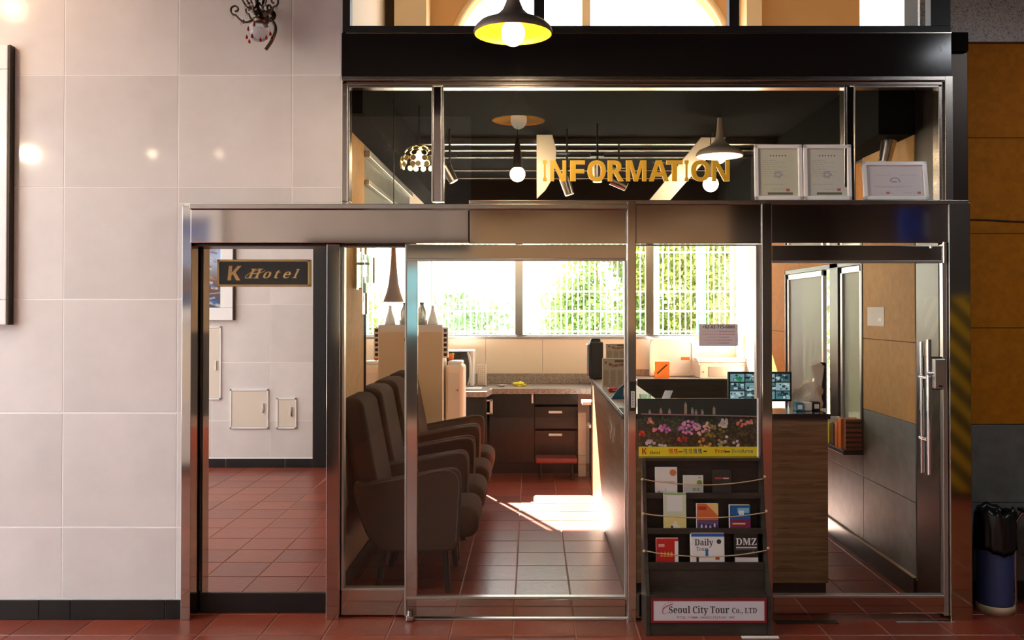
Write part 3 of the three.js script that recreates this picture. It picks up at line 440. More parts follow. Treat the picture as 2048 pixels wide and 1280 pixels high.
{
  const o = thing('unseen_ceiling_globe', 'warm globe lamp out of view on the lobby ceiling, mirrored in the white tiles', 'lamp', [-3.2, 3.49, 0.78]); mesh(o, 'bulb', new THREE.SphereGeometry(0.07, 28, 18), M.bulb); mesh(o, 'ceiling_cup', cyl(0.05, 0.06, 0.04, 0, 0.09, 0, 24), M.brass);  // out of view, placed to warm the upper left tiles
  const l = new THREE.PointLight(C(255, 210, 160), 1.5, 0, 2); l.castShadow = true; l.shadow.radius = 3.4; o.add(l);
  [[-1.2, 6.6], [0.4, 6.6], [-1.2, 8.0], [0.4, 8.0], [1.7, 7.3], [2.6, 8.0]].forEach(([x, z], i) => { const d = thing('unseen_downlight', 'unseen round ceiling lamp over the rear lobby, lighting the wall mirrored in the steel', 'ceiling light', [x, LC - 0.02, z], 0, 'unseen rear lobby downlights'); mesh(d, 'rim', lathe([[0.085, 0.02], [0.1, 0.02], [0.1, 0.004], [0.085, 0.0]], 28), M.white); mesh(d, 'light_disc', cyl(0.085, 0.085, 0.008, 0, 0.012, 0, 28), M.unseenPanel); const q = new THREE.SpotLight(C(255, 236, 214), 22, 0, 1.25, 0.5, 2); q.position.set(0, -0.004, 0); q.target.position.set(0, -2, 0); q.castShadow = true; q.shadow.radius = 4; d.add(q, q.target); });  // out of view, placed to light the mirrored rear wall; discs glow only dimly
}
pendant([-3.72, 2.79, 1.93], LC, 'pendant lamp out in the lobby, mirrored in the white tiles', 2, false, { scale: 0.8 });
pendant([-2.79, 2.78, 1.9], LC, 'smaller dim pendant lamp in the lobby next to the larger one', 0.12, true, { scale: 0.3 });
pendant([-2.3, 2.78, 1.9], LC, 'smallest dim pendant lamp in the lobby, end of the row', 0.06, true, { scale: 0.3 });
pendant([PX(1440, 6.6), PY(312, 6.6), CZ - 6.6], OC, 'wide pale pendant lamp inside the office behind the gold letters', 0.8, false, { scale: 0.98, shade: M.offwhite, lining: M.offwhite });
function globe(px, py, D, r, label) {
  const o = thing('globe_pendant', label, 'lamp', [PX(px, D), PY(py, D), CZ - D]);
  mesh(o, 'bulb', new THREE.SphereGeometry(r, 28, 18), M.bulb); mesh(o, 'shade', lathe([[r * 0.62, r * 0.8], [r * 0.6, r * 1.6], [r * 0.3, r * 4.2], [r * 0.22, r * 4.6], [0, r * 4.6]], 24), M.shadeBlack); mesh(o, 'cord', rod([0, r * 4.5, 0], [0, OC - PY(py, D), 0], 0.004), M.black);
  const l = new THREE.PointLight(C(255, 226, 180), 0.8, 0, 2); l.shadow.radius = 2; l.castShadow = true; o.add(l); return o;
}
globe(1035, 348, 6.9, 0.058, 'glowing globe under a slim dark pendant left of the gold letters'); globe(1422, 368, 6.9, 0.058, 'glowing globe pendant below the gold letter N');
// slim tan cone pendant and glass tube sconce seen through the fixed glass
{
  const D = 6.0, y = PY(604, D), o = thing('cone_pendant', 'slim tan trumpet shaped pendant above the armchairs', 'lamp', [PX(787, D), y, CZ - D]);
  mesh(o, 'shade', lathe([[0.068, 0], [0.066, 0.004], [0.046, 0.06], [0.032, 0.12], [0.02, 0.24], [0.012, 0.38], [0.008, 0.5], [0, 0.5]], 32), M.woodShade); mesh(o, 'shade_lining', lathe([[0.065, 0.001], [0.044, 0.06], [0.03, 0.12]], 32), M.white); mesh(o, 'cord', rod([0, 0.49, 0], [0, OC - y, 0], 0.003), M.black);
  const E = 5.68, s = thing('tube_sconce', 'wall light of hanging glass tubes on the tan panel', 'sconce', [XL, PY(560, E), CZ - E]);
  mesh(s, 'wall_plate', B(0, 0.02, -0.05, 0.3, -0.04, 0.04, 0.004), M.chrome);
  mesh(s, 'bracket', rod([0.01, 0.1, 0], [0.09, 0.1, 0], 0.008), M.chrome);
  for (const [x, z, y0, y1, r] of [[0.03, 0.03, -0.06, 0.17, 0.017], [0.08, 0.05, -0.02, 0.15, 0.015], [0.1, -0.03, -0.02, 0.14, 0.016], [0.06, 0.0, -0.21, 0.02, 0.016], [0.05, -0.05, -0.08, 0.16, 0.015], [0.06, 0.02, 0.12, 0.32, 0.016]]) mesh(s, 'glass_tube', cyl(r, r, y1 - y0, x, (y0 + y1) / 2, z, 14), M.glassTube);
}
// crystal sconce on the white wall
{
  const D = 4.76, o = thing('crystal_sconce', 'ornate scrolled wall light with red crystal drops on white tiles', 'sconce', [PX(515, D), PY(52, D), CZ - D - 0.01]);
  const u = D / F;
  mesh(o, 'wall_rose', lathe([[0.0, 0.012], [0.03, 0.01], [0.045, 0.002], [0.045, 0]], 20).rotateX(Math.PI / 2).translate(0.02, 0.1, -0.125), M.ironwork);
  mesh(o, 'stem', [tube([[0.02, 0.1, -0.12], [0.0, 0.11, -0.06], [-0.02, 0.08, 0.0], [0, 0.03, 0.0]], 0.008, 24, 8), tube([[-0.02, 0.2, -0.02], [-0.01, 0.12, 0], [0.01, 0.05, 0.01], [0.03, 0.0, 0.0]], 0.01, 20, 8), rod([0.02, 0.22, -0.03], [0.01, 0.02, 0], 0.007)], M.ironwork);
  for (const [a, L, y, up] of [[3.05, 0.12, 0.07, 0.02], [2.5, 0.1, 0.12, 0.05], [0.3, 0.085, 0.1, 0.03], [0.9, 0.1, 0.13, 0.05], [3.9, 0.09, 0.09, 0.02], [5.2, 0.085, 0.08, 0.03], [1.7, 0.1, 0.09, 0.04], [2.9, 0.07, 0.2, 0.02], [0.2, 0.06, 0.2, 0.02], [2.2, 0.06, 0.16, -0.02]]) {
    const c = Math.cos(a), n = Math.max(Math.sin(a), -0.5), p = []; for (let i = 0; i <= 8; i++) { const t = i / 8; p.push([c * L * t, y - 0.055 * Math.sin(t * 2.6) + up * t, n * L * 0.8 * t]); }
    const [ex, ey, ez] = p[8]; for (let i = 1; i <= 12; i++) { const q = i / 12 * 6.6, R0 = 0.03 * (1 - i / 15); p.push([ex + c * (R0 * Math.sin(q)), ey + 0.028 - R0 * Math.cos(q), ez + n * R0 * Math.sin(q) * 0.6]); }
    const arm = mesh(o, 'scroll_arm', tube(p, 0.0055, 56, 6), M.ironwork); for (const k of [3, 6, 9]) mesh(arm, 'bead', new THREE.SphereGeometry(0.0075, 8, 6).translate(p[k][0], p[k][1] - 0.014, p[k][2]), M.crystal);
  }
  mesh(o, 'candle_cup', lathe([[0.0, -0.0], [0.03, 0.0], [0.04, 0.012], [0.043, 0.03], [0.03, 0.035]], 20).translate(0.01, 0.015, 0), M.ironwork);
  mesh(o, 'glass_bowl', lathe([[0.0, -0.07], [0.03, -0.066], [0.048, -0.045], [0.055, -0.015], [0.05, 0.01]], 24), M.crystal);
  mesh(o, 'side_leaf', tube([[0.06, 0.05, 0], [0.085, 0.0, 0], [0.07, -0.06, 0], [0.035, -0.115, 0]], 0.009, 20, 6), M.ironwork);
  for (const [px, py, z] of [[497, 58, 0.03], [511, 52, 0.05], [495, 76, 0.04], [508, 76, 0.06], [502, 86, 0.055], [524, 83, 0.055], [534, 77, 0.04], [543, 76, 0.02], [541, 68, 0.03], [530, 41, 0.03], [538, 83, 0.0], [484, 40, 0.0]]) { const X = PX(px, D) - PX(515, D), Y = PY(py, D) - PY(52, D); mesh(o, 'crystal_drop', lathe([[0, -0.011], [0.005, -0.009], [0.0072, -0.003], [0.005, 0.005], [0.001, 0.013], [0, 0.014]], 10).translate(X, Y, z), M.redDrop); }
}
// disc lamp behind the upper left pane
{
  const D = 6.2, r = 0.125, o = thing('disc_lamp', 'domed lamp of small black and gold discs behind the upper glass', 'lamp', [PX(838, D), PY(318, D), CZ - D]);
  mesh(o, 'bulb', new THREE.SphereGeometry(0.05, 20, 14), M.bulb); mesh(o, 'cord', rod([0, 0.1, 0], [0, OC - PY(318, D), 0], 0.004), M.black);
  const l = new THREE.PointLight(C(255, 222, 170), 0.6, 0, 2); l.castShadow = true; l.shadow.radius = 2; o.add(l);
  for (let j = 0; j < 6; j++) { const th = 0.15 + j * 0.31, n = Math.max(1, Math.round(14 * Math.sin(th) + 1)); for (let i = 0; i < n; i++) { const ph = (i + 0.5 * (j % 2)) / n * Math.PI * 2 + rr(-0.1, 0.1), d = new THREE.Vector3(Math.sin(th) * Math.cos(ph), Math.cos(th), Math.sin(th) * Math.sin(ph)); const g = new THREE.CylinderGeometry(0.019, 0.019, 0.004, 12); g.applyQuaternion(new THREE.Quaternion().setFromUnitVectors(new THREE.Vector3(0, 1, 0), d)); g.translate(d.x * r, d.y * r - 0.03, d.z * r); mesh(o, 'disc', g, (i * 3 + j) % 3 ? M.discGold : M.shadeBlack); } }
}
// track spots, curved and sloping white shapes under the office ceiling
function spot(px, py, D, tilt, label) {
  const o = thing('track_spotlight', label, 'spotlight', [PX(px, D), PY(py, D), CZ - D]);
  const g = cyl(0.045, 0.035, 0.13, 0, 0, 0, 20).rotateZ(tilt); mesh(o, 'lamp_can', g, M.brushed); mesh(o, 'yoke', [rod([0, 0.03, 0], [0, 0.14, 0], 0.009), B(-0.05, 0.05, 0.12, 0.14, -0.02, 0.02, 0.003)], M.black); mesh(o, 'lens', cyl(0.034, 0.034, 0.008, 0, -0.066, 0, 20).rotateZ(tilt), M.whiteGloss); mesh(o, 'track_stem', rod([0, 0.14, 0], [0, OC - PY(py, D), 0], 0.008), M.black);
}
spot(899, 347, 7.0, 0.5, 'silver track spotlight beside the upper mullion'); spot(1195, 345, 6.8, 0.0, 'large silver track spotlight behind the gold letter O'); spot(1238, 366, 7.4, 1.1, 'tilted track spotlight behind the gold letters R and M'); spot(1134, 372, 7.0, 0.3, 'narrow track spotlight behind the gold letter N near the curved white shape'); spot(1775, 302, 5.4, -0.2, 'black spotlight behind the wide leaning certificate');
{
  const D = 7.2, o = thing('white_curved_shape', 'white curved shape under the black ceiling', 'ceiling panel', [PX(1075, D), OC, CZ - D]);  // white curved and sloping shapes, drawn as thin slabs
  const q = (x, y) => [PX(x, D) - PX(1075, D), PY(y, D) - OC]; mesh(o, 'fin', slab([q(1074, 270), q(1104, 270), q(1112, 300), q(1110, 330), q(1102, 360), q(1090, 380), q(1074, 396)], 0.02, 0.003).translate(0, 0, -0.01), M.offwhite); mesh(o, 'hanger', rod([0.05, 0, 0], [0.05, -0.1, 0], 0.006), M.chrome);
  const p = thing('white_sloping_shape', 'white sloping shape under the black ceiling', 'ceiling panel', [PX(1370, D), OC, CZ - D]);
  const w = (x, y) => [PX(x, D) - PX(1370, D), PY(y, D) - OC]; mesh(p, 'board', slab([w(1402, 276), w(1450, 276), w(1336, 404), w(1296, 404)], 0.03, 0.003), M.offwhite); mesh(p, 'hanger', rod([0.15, 0, 0.015], [0.15, -0.15, 0.015], 0.006), M.chrome);
}
// unseen lobby ceiling panels, placed to light the white walls and the ochre wall
for (const [i, [x, z]] of [[-4.7, 1.3], [-5.4, 2.5], [-5.4, 3.7], [3.4, 1.8]].entries()) {
  const o = thing('unseen_ceiling_panel_light', ['unseen square ceiling light panel lighting the white wall by the painting', 'unseen square ceiling light panel lighting the white walls from the far left', 'unseen square ceiling light panel lighting the lobby near the reflected painting', 'unseen square ceiling light panel lighting the ochre wall by the waste bin'][i], 'ceiling light', [x, LC - 0.03, z]);
  mesh(o, 'frame', B(-0.42, 0.42, 0.0, 0.03, -0.42, 0.42, 0.004), M.white); mesh(o, 'light_panel', B(-0.39, 0.39, -0.008, 0.0, -0.39, 0.39, 0.002), M.unseenPanel);
  const l = new THREE.RectAreaLight(C(234, 243, 255), i === 3 ? 11 : 19, 0.76, 0.76); l.position.set(0, -0.012, 0); l.rotation.x = -Math.PI / 2; o.add(l);
}
{
  const o = thing('unseen_ceiling_panel_light', 'unseen ceiling light brightening the cream upper room', 'ceiling light', [0.8, 5.06, -1.6]); mesh(o, 'frame', B(-0.52, 0.52, 0, 0.04, -0.52, 0.52, 0.004), M.white); mesh(o, 'light_panel', B(-0.5, 0.5, -0.008, 0, -0.5, 0.5, 0.002), M.unseenPanel);  // lamp out of view, placed to brighten the upper room
  const l = new THREE.RectAreaLight(C(255, 224, 180), 1.0, 0.98, 0.98); l.position.set(0, -0.012, 0); l.rotation.x = -Math.PI / 2; o.add(l);
}

/* ================= LOBBY THINGS ================= */
function painting(at, w, h, turn, label, dir) {
  const o = thing('framed_painting', label, 'painting', at, turn), b = 0.13;
  const t = canvasTex(256, 320, (c, W, H) => { const g = c.createLinearGradient(0, 0, 0, H); g.addColorStop(0, '#4a66a8'); g.addColorStop(0.45, '#a9c2e0'); g.addColorStop(0.7, '#6c5a50'); g.addColorStop(1, '#3a4a6a'); c.fillStyle = g; c.fillRect(0, 0, W, H); for (let i = 0; i < 260; i++) { c.fillStyle = ['#e9eef6', '#3f6ab8', '#c7836a', '#7a3c34', '#86aee0', '#d8c8a8'][i % 6]; c.globalAlpha = 0.5; c.save(); c.translate(rnd() * W, rnd() * H); c.rotate(-0.7 + rnd()); c.fillRect(0, 0, 10 + rnd() * 46, 3 + rnd() * 8); c.restore(); } });
  mesh(o, 'frame', [B(-w / 2, w / 2, h - b, h, 0, 0.05, 0.006), B(-w / 2, w / 2, 0, b, 0, 0.05, 0.006), B(-w / 2, -w / 2 + b, b, h - b, 0, 0.05, 0.006), B(w / 2 - b, w / 2, b, h - b, 0, 0.05, 0.006)], M.whiteGloss);
  mesh(o, 'side_band', [B(-w / 2 - 0.012, -w / 2, 0, h, 0, 0.045, 0.003), B(w / 2, w / 2 + 0.012, 0, h, 0, 0.045, 0.003)], M.darkFrame); mesh(o, 'canvas', new THREE.PlaneGeometry(w - 2 * b + 0.01, h - 2 * b + 0.01).translate(0, h / 2, 0.018), std({ map: t, roughness: 0.6 }), true);
}
painting([PX(10, 4.82) - 0.484, PY(650, 4.82), ZW + 0.013], 0.96, PY(85, 4.82) - PY(650, 4.82), 0, 'white framed picture with dark side hanging on the tile wall under the glowing pendant');
painting([-3.55, 1.52, 4.445], 0.96, 1.16, Math.PI, 'white framed painting of a blue sky over a street, mirrored above the K Hotel plate');
function hatch(x0, x1, y0, y1, label) {
  const o = thing('wall_hatch', label, 'access panel', [(x0 + x1) / 2, y0, 4.446], Math.PI), w = x1 - x0, h = y1 - y0;
  mesh(o, 'frame', [B(-w / 2, w / 2, h - 0.02, h, 0, 0.014, 0.003), B(-w / 2, w / 2, 0, 0.02, 0, 0.014, 0.003), B(-w / 2, -w / 2 + 0.02, 0, h, 0, 0.014, 0.003), B(w / 2 - 0.02, w / 2, 0, h, 0, 0.014, 0.003)], M.white); mesh(o, 'hatch_door', B(-w / 2 + 0.022, w / 2 - 0.022, 0.022, h - 0.022, 0, 0.01, 0.003), M.offwhite); mesh(o, 'latch', B(-w / 2 + 0.045, -w / 2 + 0.06, h * 0.4, h * 0.4 + 0.1, 0.008, 0.025, 0.003), M.chrome);
}
hatch(-3.11, -2.71, 0.4, 0.81, 'large white access hatch low on the mirrored white wall'); hatch(-2.63, -2.42, 0.4, 0.72, 'small white access hatch low on the mirrored white wall'); hatch(-3.75, -3.2, 0.7, 1.46, 'tall white access hatch below the mirrored painting');
{
  const x = 3.75, z = 3.3, o = thing('striped_column', 'column with yellow and black warning stripes mirrored in the end post', 'column', [x, 0, z]);
  mesh(o, 'shaft', B(-0.17, 0.17, 0, LC, -0.17, 0.17, 0.01), M.darkWall);
  mesh(o, 'stripe_guard', B(-0.185, 0.185, 0.05, 1.75, -0.185, 0.185, 0.02), std({ map: tex(128, (u, v) => ((u + v) * 2 % 1) < 0.5 ? [214, 170, 30] : [38, 38, 40], 2.2), roughness: 0.5 }));
  const b = thing('blue_sign', 'blue notice board mirrored in the steel header', 'sign', [3.9, 2.3, 4.1], Math.PI);
  mesh(b, 'board', B(-0.36, 0.34, -0.02, 0.32, 0, 0.02, 0.004), std({ color: C(60, 84, 190), roughness: 0.4 })); mesh(b, 'white_field', B(-0.12, 0.08, 0.03, 0.27, 0.02, 0.022, 0.001), M.white); mesh(b, 'hanger', [rod([-0.25, 0.3, 0.01], [-0.25, LC - 2.3, 0.01], 0.006), rod([0.25, 0.3, 0.01], [0.25, LC - 2.3, 0.01], 0.006)], M.darkFrame);
}
// bin and steel stool by the ochre wall
{
  const D = 5.02, o = thing('waste_bin', 'blue waste bin lined with a black bag by the grey dado', 'bin', [PX(1987, D), 0, CZ - D]);
  const r = (PX(2018, D) - PX(1950, D)) / 2; mesh(o, 'bin_body', lathe([[0, 0.03], [r * 0.96, 0.03], [r, 0.06], [r * 1.02, 0.45], [r * 0.99, 0.45]], 32), M.bin); mesh(o, 'foot_ring', lathe([[0, 0], [r * 1.05, 0], [r * 1.06, 0.04], [r * 0.95, 0.045]], 32), M.beige);
  const g = lathe([[r * 0.98, 0.4], [r * 1.12, 0.33], [r * 1.13, 0.36], [r * 1.15, 0.46], [r * 1.12, 0.53], [r * 1.0, 0.555], [r * 0.9, 0.53], [r * 0.8, 0.44]], 72), p = g.attributes.position; for (let i = 0; i < p.count; i++) { const a = Math.atan2(p.getZ(i), p.getX(i)), y = p.getY(i), k = 1 + 0.035 * Math.sin(a * 9 + y * 30) + 0.03 * Math.sin(a * 15 - y * 50); p.setXYZ(i, p.getX(i) * k, y + 0.012 * Math.sin(a * 3) + 0.004 * Math.sin(a * 11), p.getZ(i) * k); } g.computeVertexNormals(); mesh(o, 'bin_bag', g, M.bag);
  const s = thing('steel_stool', 'steel tube stool frame next to the waste bin', 'stool', [2.86, 0, -0.13]);
  for (const [x, z] of [[-0.15, 0.14], [-0.19, -0.12], [0.15, 0.14], [0.15, -0.12]]) mesh(s, 'leg', tube([[x, 0, z], [x, 0.3, z], [x * 0.95, 0.47, z * 0.95], [x * 0.8, 0.515, z * 0.85]], 0.011, 20, 8), M.steel); mesh(s, 'seat', B(-0.17, 0.17, 0.515, 0.535, -0.14, 0.15, 0.008), M.black); mesh(s, 'stretcher', [rod([-0.15, 0.18, 0.14], [0.15, 0.18, 0.14], 0.007), rod([-0.16, 0.28, -0.1], [0.15, 0.28, -0.1], 0.007)], M.steel);
}
{ const z = CZ - 5.23, o = mesh(scene, 'wall_cable', tube([[2.25, PY(437, 5.22), z + 0.006], [2.55, PY(439, 5.22), z + 0.006], [2.8, PY(443, 5.22), z + 0.006], [3.4, PY(442, 5.22), z + 0.006]], 0.004, 40, 6), M.black); tag(o, 'thin dark cable running along the ochre wall', 'cable'); }
// notice sheet on the fixed glass
{
  const D = 4.9, w = PX(1476, D) - PX(1398, D), h = PY(648, D) - PY(692, D), o = thing('notice_sheet', 'paper notice with telephone number +82-02-715-6000 on the fixed glass', 'notice', [PX(1437, D), PY(692, D), -0.031]);
  mesh(o, 'sheet', B(-w / 2, w / 2, 0, h, 0, 0.0008, 0), M.paper);
  mesh(o, 'print', new THREE.PlaneGeometry(w, h).translate(0, h / 2, 0.0012), std({ map: canvasTex(512, 290, (c, W, H) => { c.fillStyle = '#ddd3d6'; c.fillRect(0, 0, W, H); c.strokeStyle = '#b49aa4'; c.lineWidth = 4; c.strokeRect(2, 2, W - 4, H - 4); c.fillStyle = '#3c3438'; c.font = 'bold 56px sans-serif'; c.textAlign = 'center'; c.fillText('+82-02-715-6000', W / 2, 58, W - 14); for (let i = 0; i < 5; i++) { c.fillStyle = i % 2 ? '#c0506a' : '#a07884'; const l = [430, 410, 280, 360, 280][i]; for (let k = -l / 2; k < l / 2; k += 15) c.fillRect(W / 2 + k, 92 + i * 38, 6 + (k * 7 + i) % 6, 13); } }), roughness: 0.6 }), true);
}

/* ================= BROCHURE RACK ================= */
const RX0 = 0.575, RX1 = 1.2;
{
  const o = thing('brochure_rack', 'dark wood brochure rack with three tiers and Seoul City Tour panel', 'rack', [0, 0, 0]);
  const prof = [[0.035, 0], [0.035, 0.865], [0.08, 0.865], [0.105, 0.66], [0.14, 0.5], [0.175, 0.34], [0.235, 0.2], [0.24, 0]];
  for (const x of [RX0, RX1 - 0.018]) mesh(o, 'side_panel', slab(prof.map(([z, y]) => [-z, y]), 0.018, 0).rotateY(Math.PI / 2).translate(x, 0, 0), M.darkwood);
  const a = RX0 + 0.018, b = RX1 - 0.018;
  mesh(o, 'back_panel', B(a, b, 0.02, 0.86, 0.036, 0.046, 0.001), M.darkwood); mesh(o, 'top_board', B(a, b, 0.845, 0.865, 0.046, 0.08, 0.002), M.darkwood);
  for (const [y, h, z] of [[0.655, 0.03, 0.1], [0.482, 0.03, 0.135], [0.308, 0.04, 0.17]]) { mesh(o, 'tier_front', B(a, b, y, y + h, z - 0.01, z, 0.002), M.darkwood); mesh(o, 'tier_floor', B(a, b, y, y + 0.01, 0.046, z - 0.008, 0.001), M.darkwood); }
  mesh(o, 'lower_front', B(a, b, 0.2, 0.307, 0.16, 0.17, 0.002), M.darkwood); mesh(o, 'base_front', B(a, b, 0.0, 0.205, 0.222, 0.234, 0.002), M.darkwood); mesh(o, 'base_top', B(a, b, 0.193, 0.205, 0.16, 0.224, 0.002), M.darkwood);
  const sp = mesh(o, 'sign_panel', B(a + 0.006, b - 0.006, 0.066, 0.186, 0.234, 0.24, 0.001), std({ color: C(132, 30, 38), roughness: 0.4 }));
  const sw = b - a - 0.034; mesh(sp, 'lettered_face', new THREE.PlaneGeometry(sw, 0.1).translate((a + b) / 2, 0.126, 0.2405), std({ map: canvasTex(1100, 196, (c, W, H) => {
    c.fillStyle = '#d9d5dc'; c.fillRect(0, 0, W, H); c.strokeStyle = '#c08890'; c.lineWidth = 6; c.strokeRect(3, 3, W - 6, H - 6); c.fillStyle = '#2c2a30'; c.font = 'bold 92px serif'; c.fillText('Seoul City Tour', 150, 120, 600); c.font = 'bold 72px serif'; c.fillText('Co., LTD', 775, 120, 250); c.fillStyle = '#a03c48'; c.font = 'bold 34px monospace'; c.fillText('http://www.seoulcitytour.net', 235, 172, 640);
    c.strokeStyle = '#b02c3c'; c.lineWidth = 9; c.beginPath(); c.moveTo(96, 124); c.bezierCurveTo(70, 70, 150, 40, 190, 34); c.stroke(); c.strokeStyle = '#a88e94'; c.lineWidth = 5; c.beginPath(); c.moveTo(92, 118); c.bezierCurveTo(80, 20, 160, 0, 200, 24); c.stroke(); c.beginPath(); c.moveTo(96, 124); c.bezierCurveTo(120, 140, 140, 100, 170, 118); c.stroke();
  }), roughness: 0.35 }), true);
  // ropes
  for (const [y, z, sag] of [[0.755, 0.098, 0.028], [0.585, 0.128, 0.02], [0.405, 0.163, 0.028]]) { const p = []; for (let i = 0; i <= 12; i++) { const t = i / 12; p.push([RX0 + 0.006 + (RX1 - RX0 - 0.012) * t, y - sag * Math.pow(Math.sin(Math.PI * Math.min(1, t * 0.9)), 0.8) + 0.014 * Math.pow(t, 3), z + 0.012 * Math.sin(Math.PI * t) + 0.004]); } const r = mesh(o, 'rope', tube(p, 0.003, 40, 6), M.rope); mesh(r, 'knot', [new THREE.SphereGeometry(0.008, 10, 8).translate(RX0 - 0.002, y, z + 0.006), new THREE.SphereGeometry(0.008, 10, 8).translate(RX1 + 0.002, y + 0.014, z + 0.006)], M.rope); }
}
{
  const D = 4.79, z = CZ - D, x0 = PX(1276, D), x1 = PX(1517, D), y0 = 0.866, y1 = PY(798, D), o = thing('poster_stand', 'acrylic stand with night flower photograph and yellow strip atop the rack', 'poster', [(x0 + x1) / 2, y0, z - 0.02]), w = x1 - x0, h = y1 - y0;
  mesh(o, 'backing', B(-w / 2, w / 2, 0, h, -0.006, 0.0, 0.001), M.black); mesh(o, 'foot', B(-w / 2, w / 2, 0, 0.006, -0.006, 0.05, 0.001), M.acrylic); mesh(o, 'acrylic_cover', B(-w / 2, w / 2, 0, h + 0.004, 0.006, 0.009, 0.001), M.acrylic); mesh(o, 'acrylic_edge', B(w / 2 - 0.006, w / 2 + 0.002, 0, h + 0.004, -0.006, 0.012, 0.001), M.whiteGloss);
  mesh(o, 'print', new THREE.PlaneGeometry(w - 0.008, h - 0.004).translate(0, h / 2, 0.002), std({ map: canvasTex(960, 470, (c, W, H) => {
    c.fillStyle = '#1c2422'; c.fillRect(0, 0, W, H); c.fillStyle = '#28322e'; c.fillRect(0, 0, W, 130); let s = 5; const q = () => { s = (s * 1103515245 + 12345) & 0x7fffffff; return s / 0x7fffffff; };
    for (let i = 0; i < 900; i++) { c.fillStyle = ['#26402a', '#16261c', '#3c5236', '#4c5c34', '#0e1814'][i % 5]; c.beginPath(); c.ellipse(q() * W, 150 + q() * 240, 6 + q() * 14, 4 + q() * 8, q() * 3, 0, 7); c.fill(); }
    c.strokeStyle = '#b08a96'; c.lineWidth = 9; c.beginPath(); c.moveTo(20, 122); c.lineTo(W, 142); c.stroke(); c.fillStyle = '#a89a84'; for (const [x, y, hh] of [[80, 100, 20], [170, 86, 34], [240, 92, 30], [370, 40, 84], [425, 82, 42], [455, 100, 26], [505, 98, 28], [600, 74, 52]]) { c.fillRect(x, y, 22, hh); c.fillRect(x + 5, y - 14, 10, 16); }
    const bunch = (x, y, r, n, cs) => { for (let i = 0; i < n; i++) { c.fillStyle = cs[i % cs.length]; const a = q() * 6.3, d = Math.sqrt(q()) * r; for (let k = 0; k < 5; k++) { c.beginPath(); c.arc(x + d * Math.cos(a) * 1.5 + 7 * Math.cos(k * 1.26), y + d * Math.sin(a) + 7 * Math.sin(k * 1.26), 6, 0, 7); c.fill(); } } };
    bunch(210, 250, 34, 12, ['#d66ac8', '#e48ad0']); bunch(120, 250, 16, 4, ['#ec7a8a', '#f29aa0']); bunch(405, 230, 58, 28, ['#c87ad8', '#e890d0', '#f2a6c8']); bunch(520, 240, 54, 24, ['#e4a0d8', '#f4b4b4', '#f6c6c0']); bunch(30, 285, 22, 8, ['#c83028', '#e04a38']); bunch(100, 175, 24, 6, ['#d86a58', '#e8a890']); bunch(700, 200, 36, 14, ['#cdc4b8', '#e4dcd4']); bunch(830, 200, 24, 7, ['#f0705c', '#e8907c']); bunch(900, 190, 20, 6, ['#f07a64', '#ea9c8c']); bunch(360, 330, 26, 8, ['#a83030', '#c85048']); bunch(600, 260, 60, 14, ['#7a8230', '#96903c']); bunch(540, 360, 40, 8, ['#d89030', '#e8c860']); bunch(140, 372, 60, 18, ['#dcd6dc', '#c0b8c4']); bunch(720, 370, 60, 16, ['#c8c4d4', '#a8b070', '#e0dce0']);
    c.fillStyle = '#f2e21a'; c.fillRect(0, 392, W, 78); c.fillStyle = '#b8321c'; c.font = 'bold 70px sans-serif'; c.fillText('K', 22, 454); c.fillStyle = '#4a4220'; c.font = 'bold 30px serif'; c.fillText('Hotel', 92, 452);
    const glyph = (x, col, z) => { c.strokeStyle = col; c.lineWidth = 6; c.strokeRect(x, 414, z * 0.5, 16); c.beginPath(); c.moveTo(x + z * 0.7, 408); c.lineTo(x + z * 0.7, 440); c.moveTo(x, 444); c.lineTo(x + z, 444); c.stroke(); };
    glyph(246, '#d84a2c', 36); glyph(290, '#d84a2c', 30); glyph(366, '#8aa04a', 32); glyph(408, '#8aa04a', 28); glyph(446, '#4a5a8c', 30); glyph(484, '#4a5a8c', 30); c.fillStyle = '#7aa8a0'; c.font = '20px sans-serif'; c.fillText('~~~~', 188, 436); c.fillStyle = '#5a4a20'; c.fillRect(524, 424, 28, 12); c.fillRect(322, 430, 34, 8);
    c.font = 'bold 40px serif'; c.fillStyle = '#d0401c'; c.fillText('Pent', 616, 442); c.fillStyle = '#5a4a20'; c.fillRect(694, 428, 44, 12); c.fillStyle = '#7c9a5c'; c.fillText('Rest', 752, 442); c.fillStyle = '#5a5a8c'; c.fillText('Area', 830, 442);
  }), roughness: 0.4 }), true);
}
function brochure(px0, py0, px1, py1, z, thick, label, draw, opts = {}) {
  const D = CZ - z, w = PX(px1, D) - PX(px0, D), fl = py1 < 1000 ? 0.6665 : py1 < 1100 ? 0.4935 : 0.3195, h = PY(py0, D) - fl, o = thing('brochure_stack', label, 'brochures', [PX((px0 + px1) / 2, D), fl, z], opts.turn ?? 0, 'brochures on the rack');
  mesh(o, 'pages', B(-w / 2, w / 2, 0, h, -thick, -0.001, 0.0008), opts.side ?? M.paper);
  mesh(o, 'cover', new THREE.PlaneGeometry(w, h).translate(0, h / 2, 0.0002), std({ map: canvasTex(160, Math.round(160 * h / w), draw), roughness: 0.4 }), true);
  o.rotation.x = -(opts.lean ?? 0.06); return o;
}
const fill = (c, col, x, y, w, h) => { c.fillStyle = col; c.fillRect(x, y, w, h); };
brochure(1310, 934, 1354, 990, 0.085, 0.012, 'white leaflet stack with orange blossom on the top tier', (c, w, h) => { fill(c, '#e2dad4', 0, 0, w, h); c.fillStyle = '#cf7a48'; c.beginPath(); c.arc(130, 40, 24, 0, 7); c.fill(); fill(c, '#c09a8c', 64, 104, 80, 7); fill(c, '#a89a90', 20, 170, 16, 14); fill(c, '#c8c4c8', 70, 150, 10, 26); });
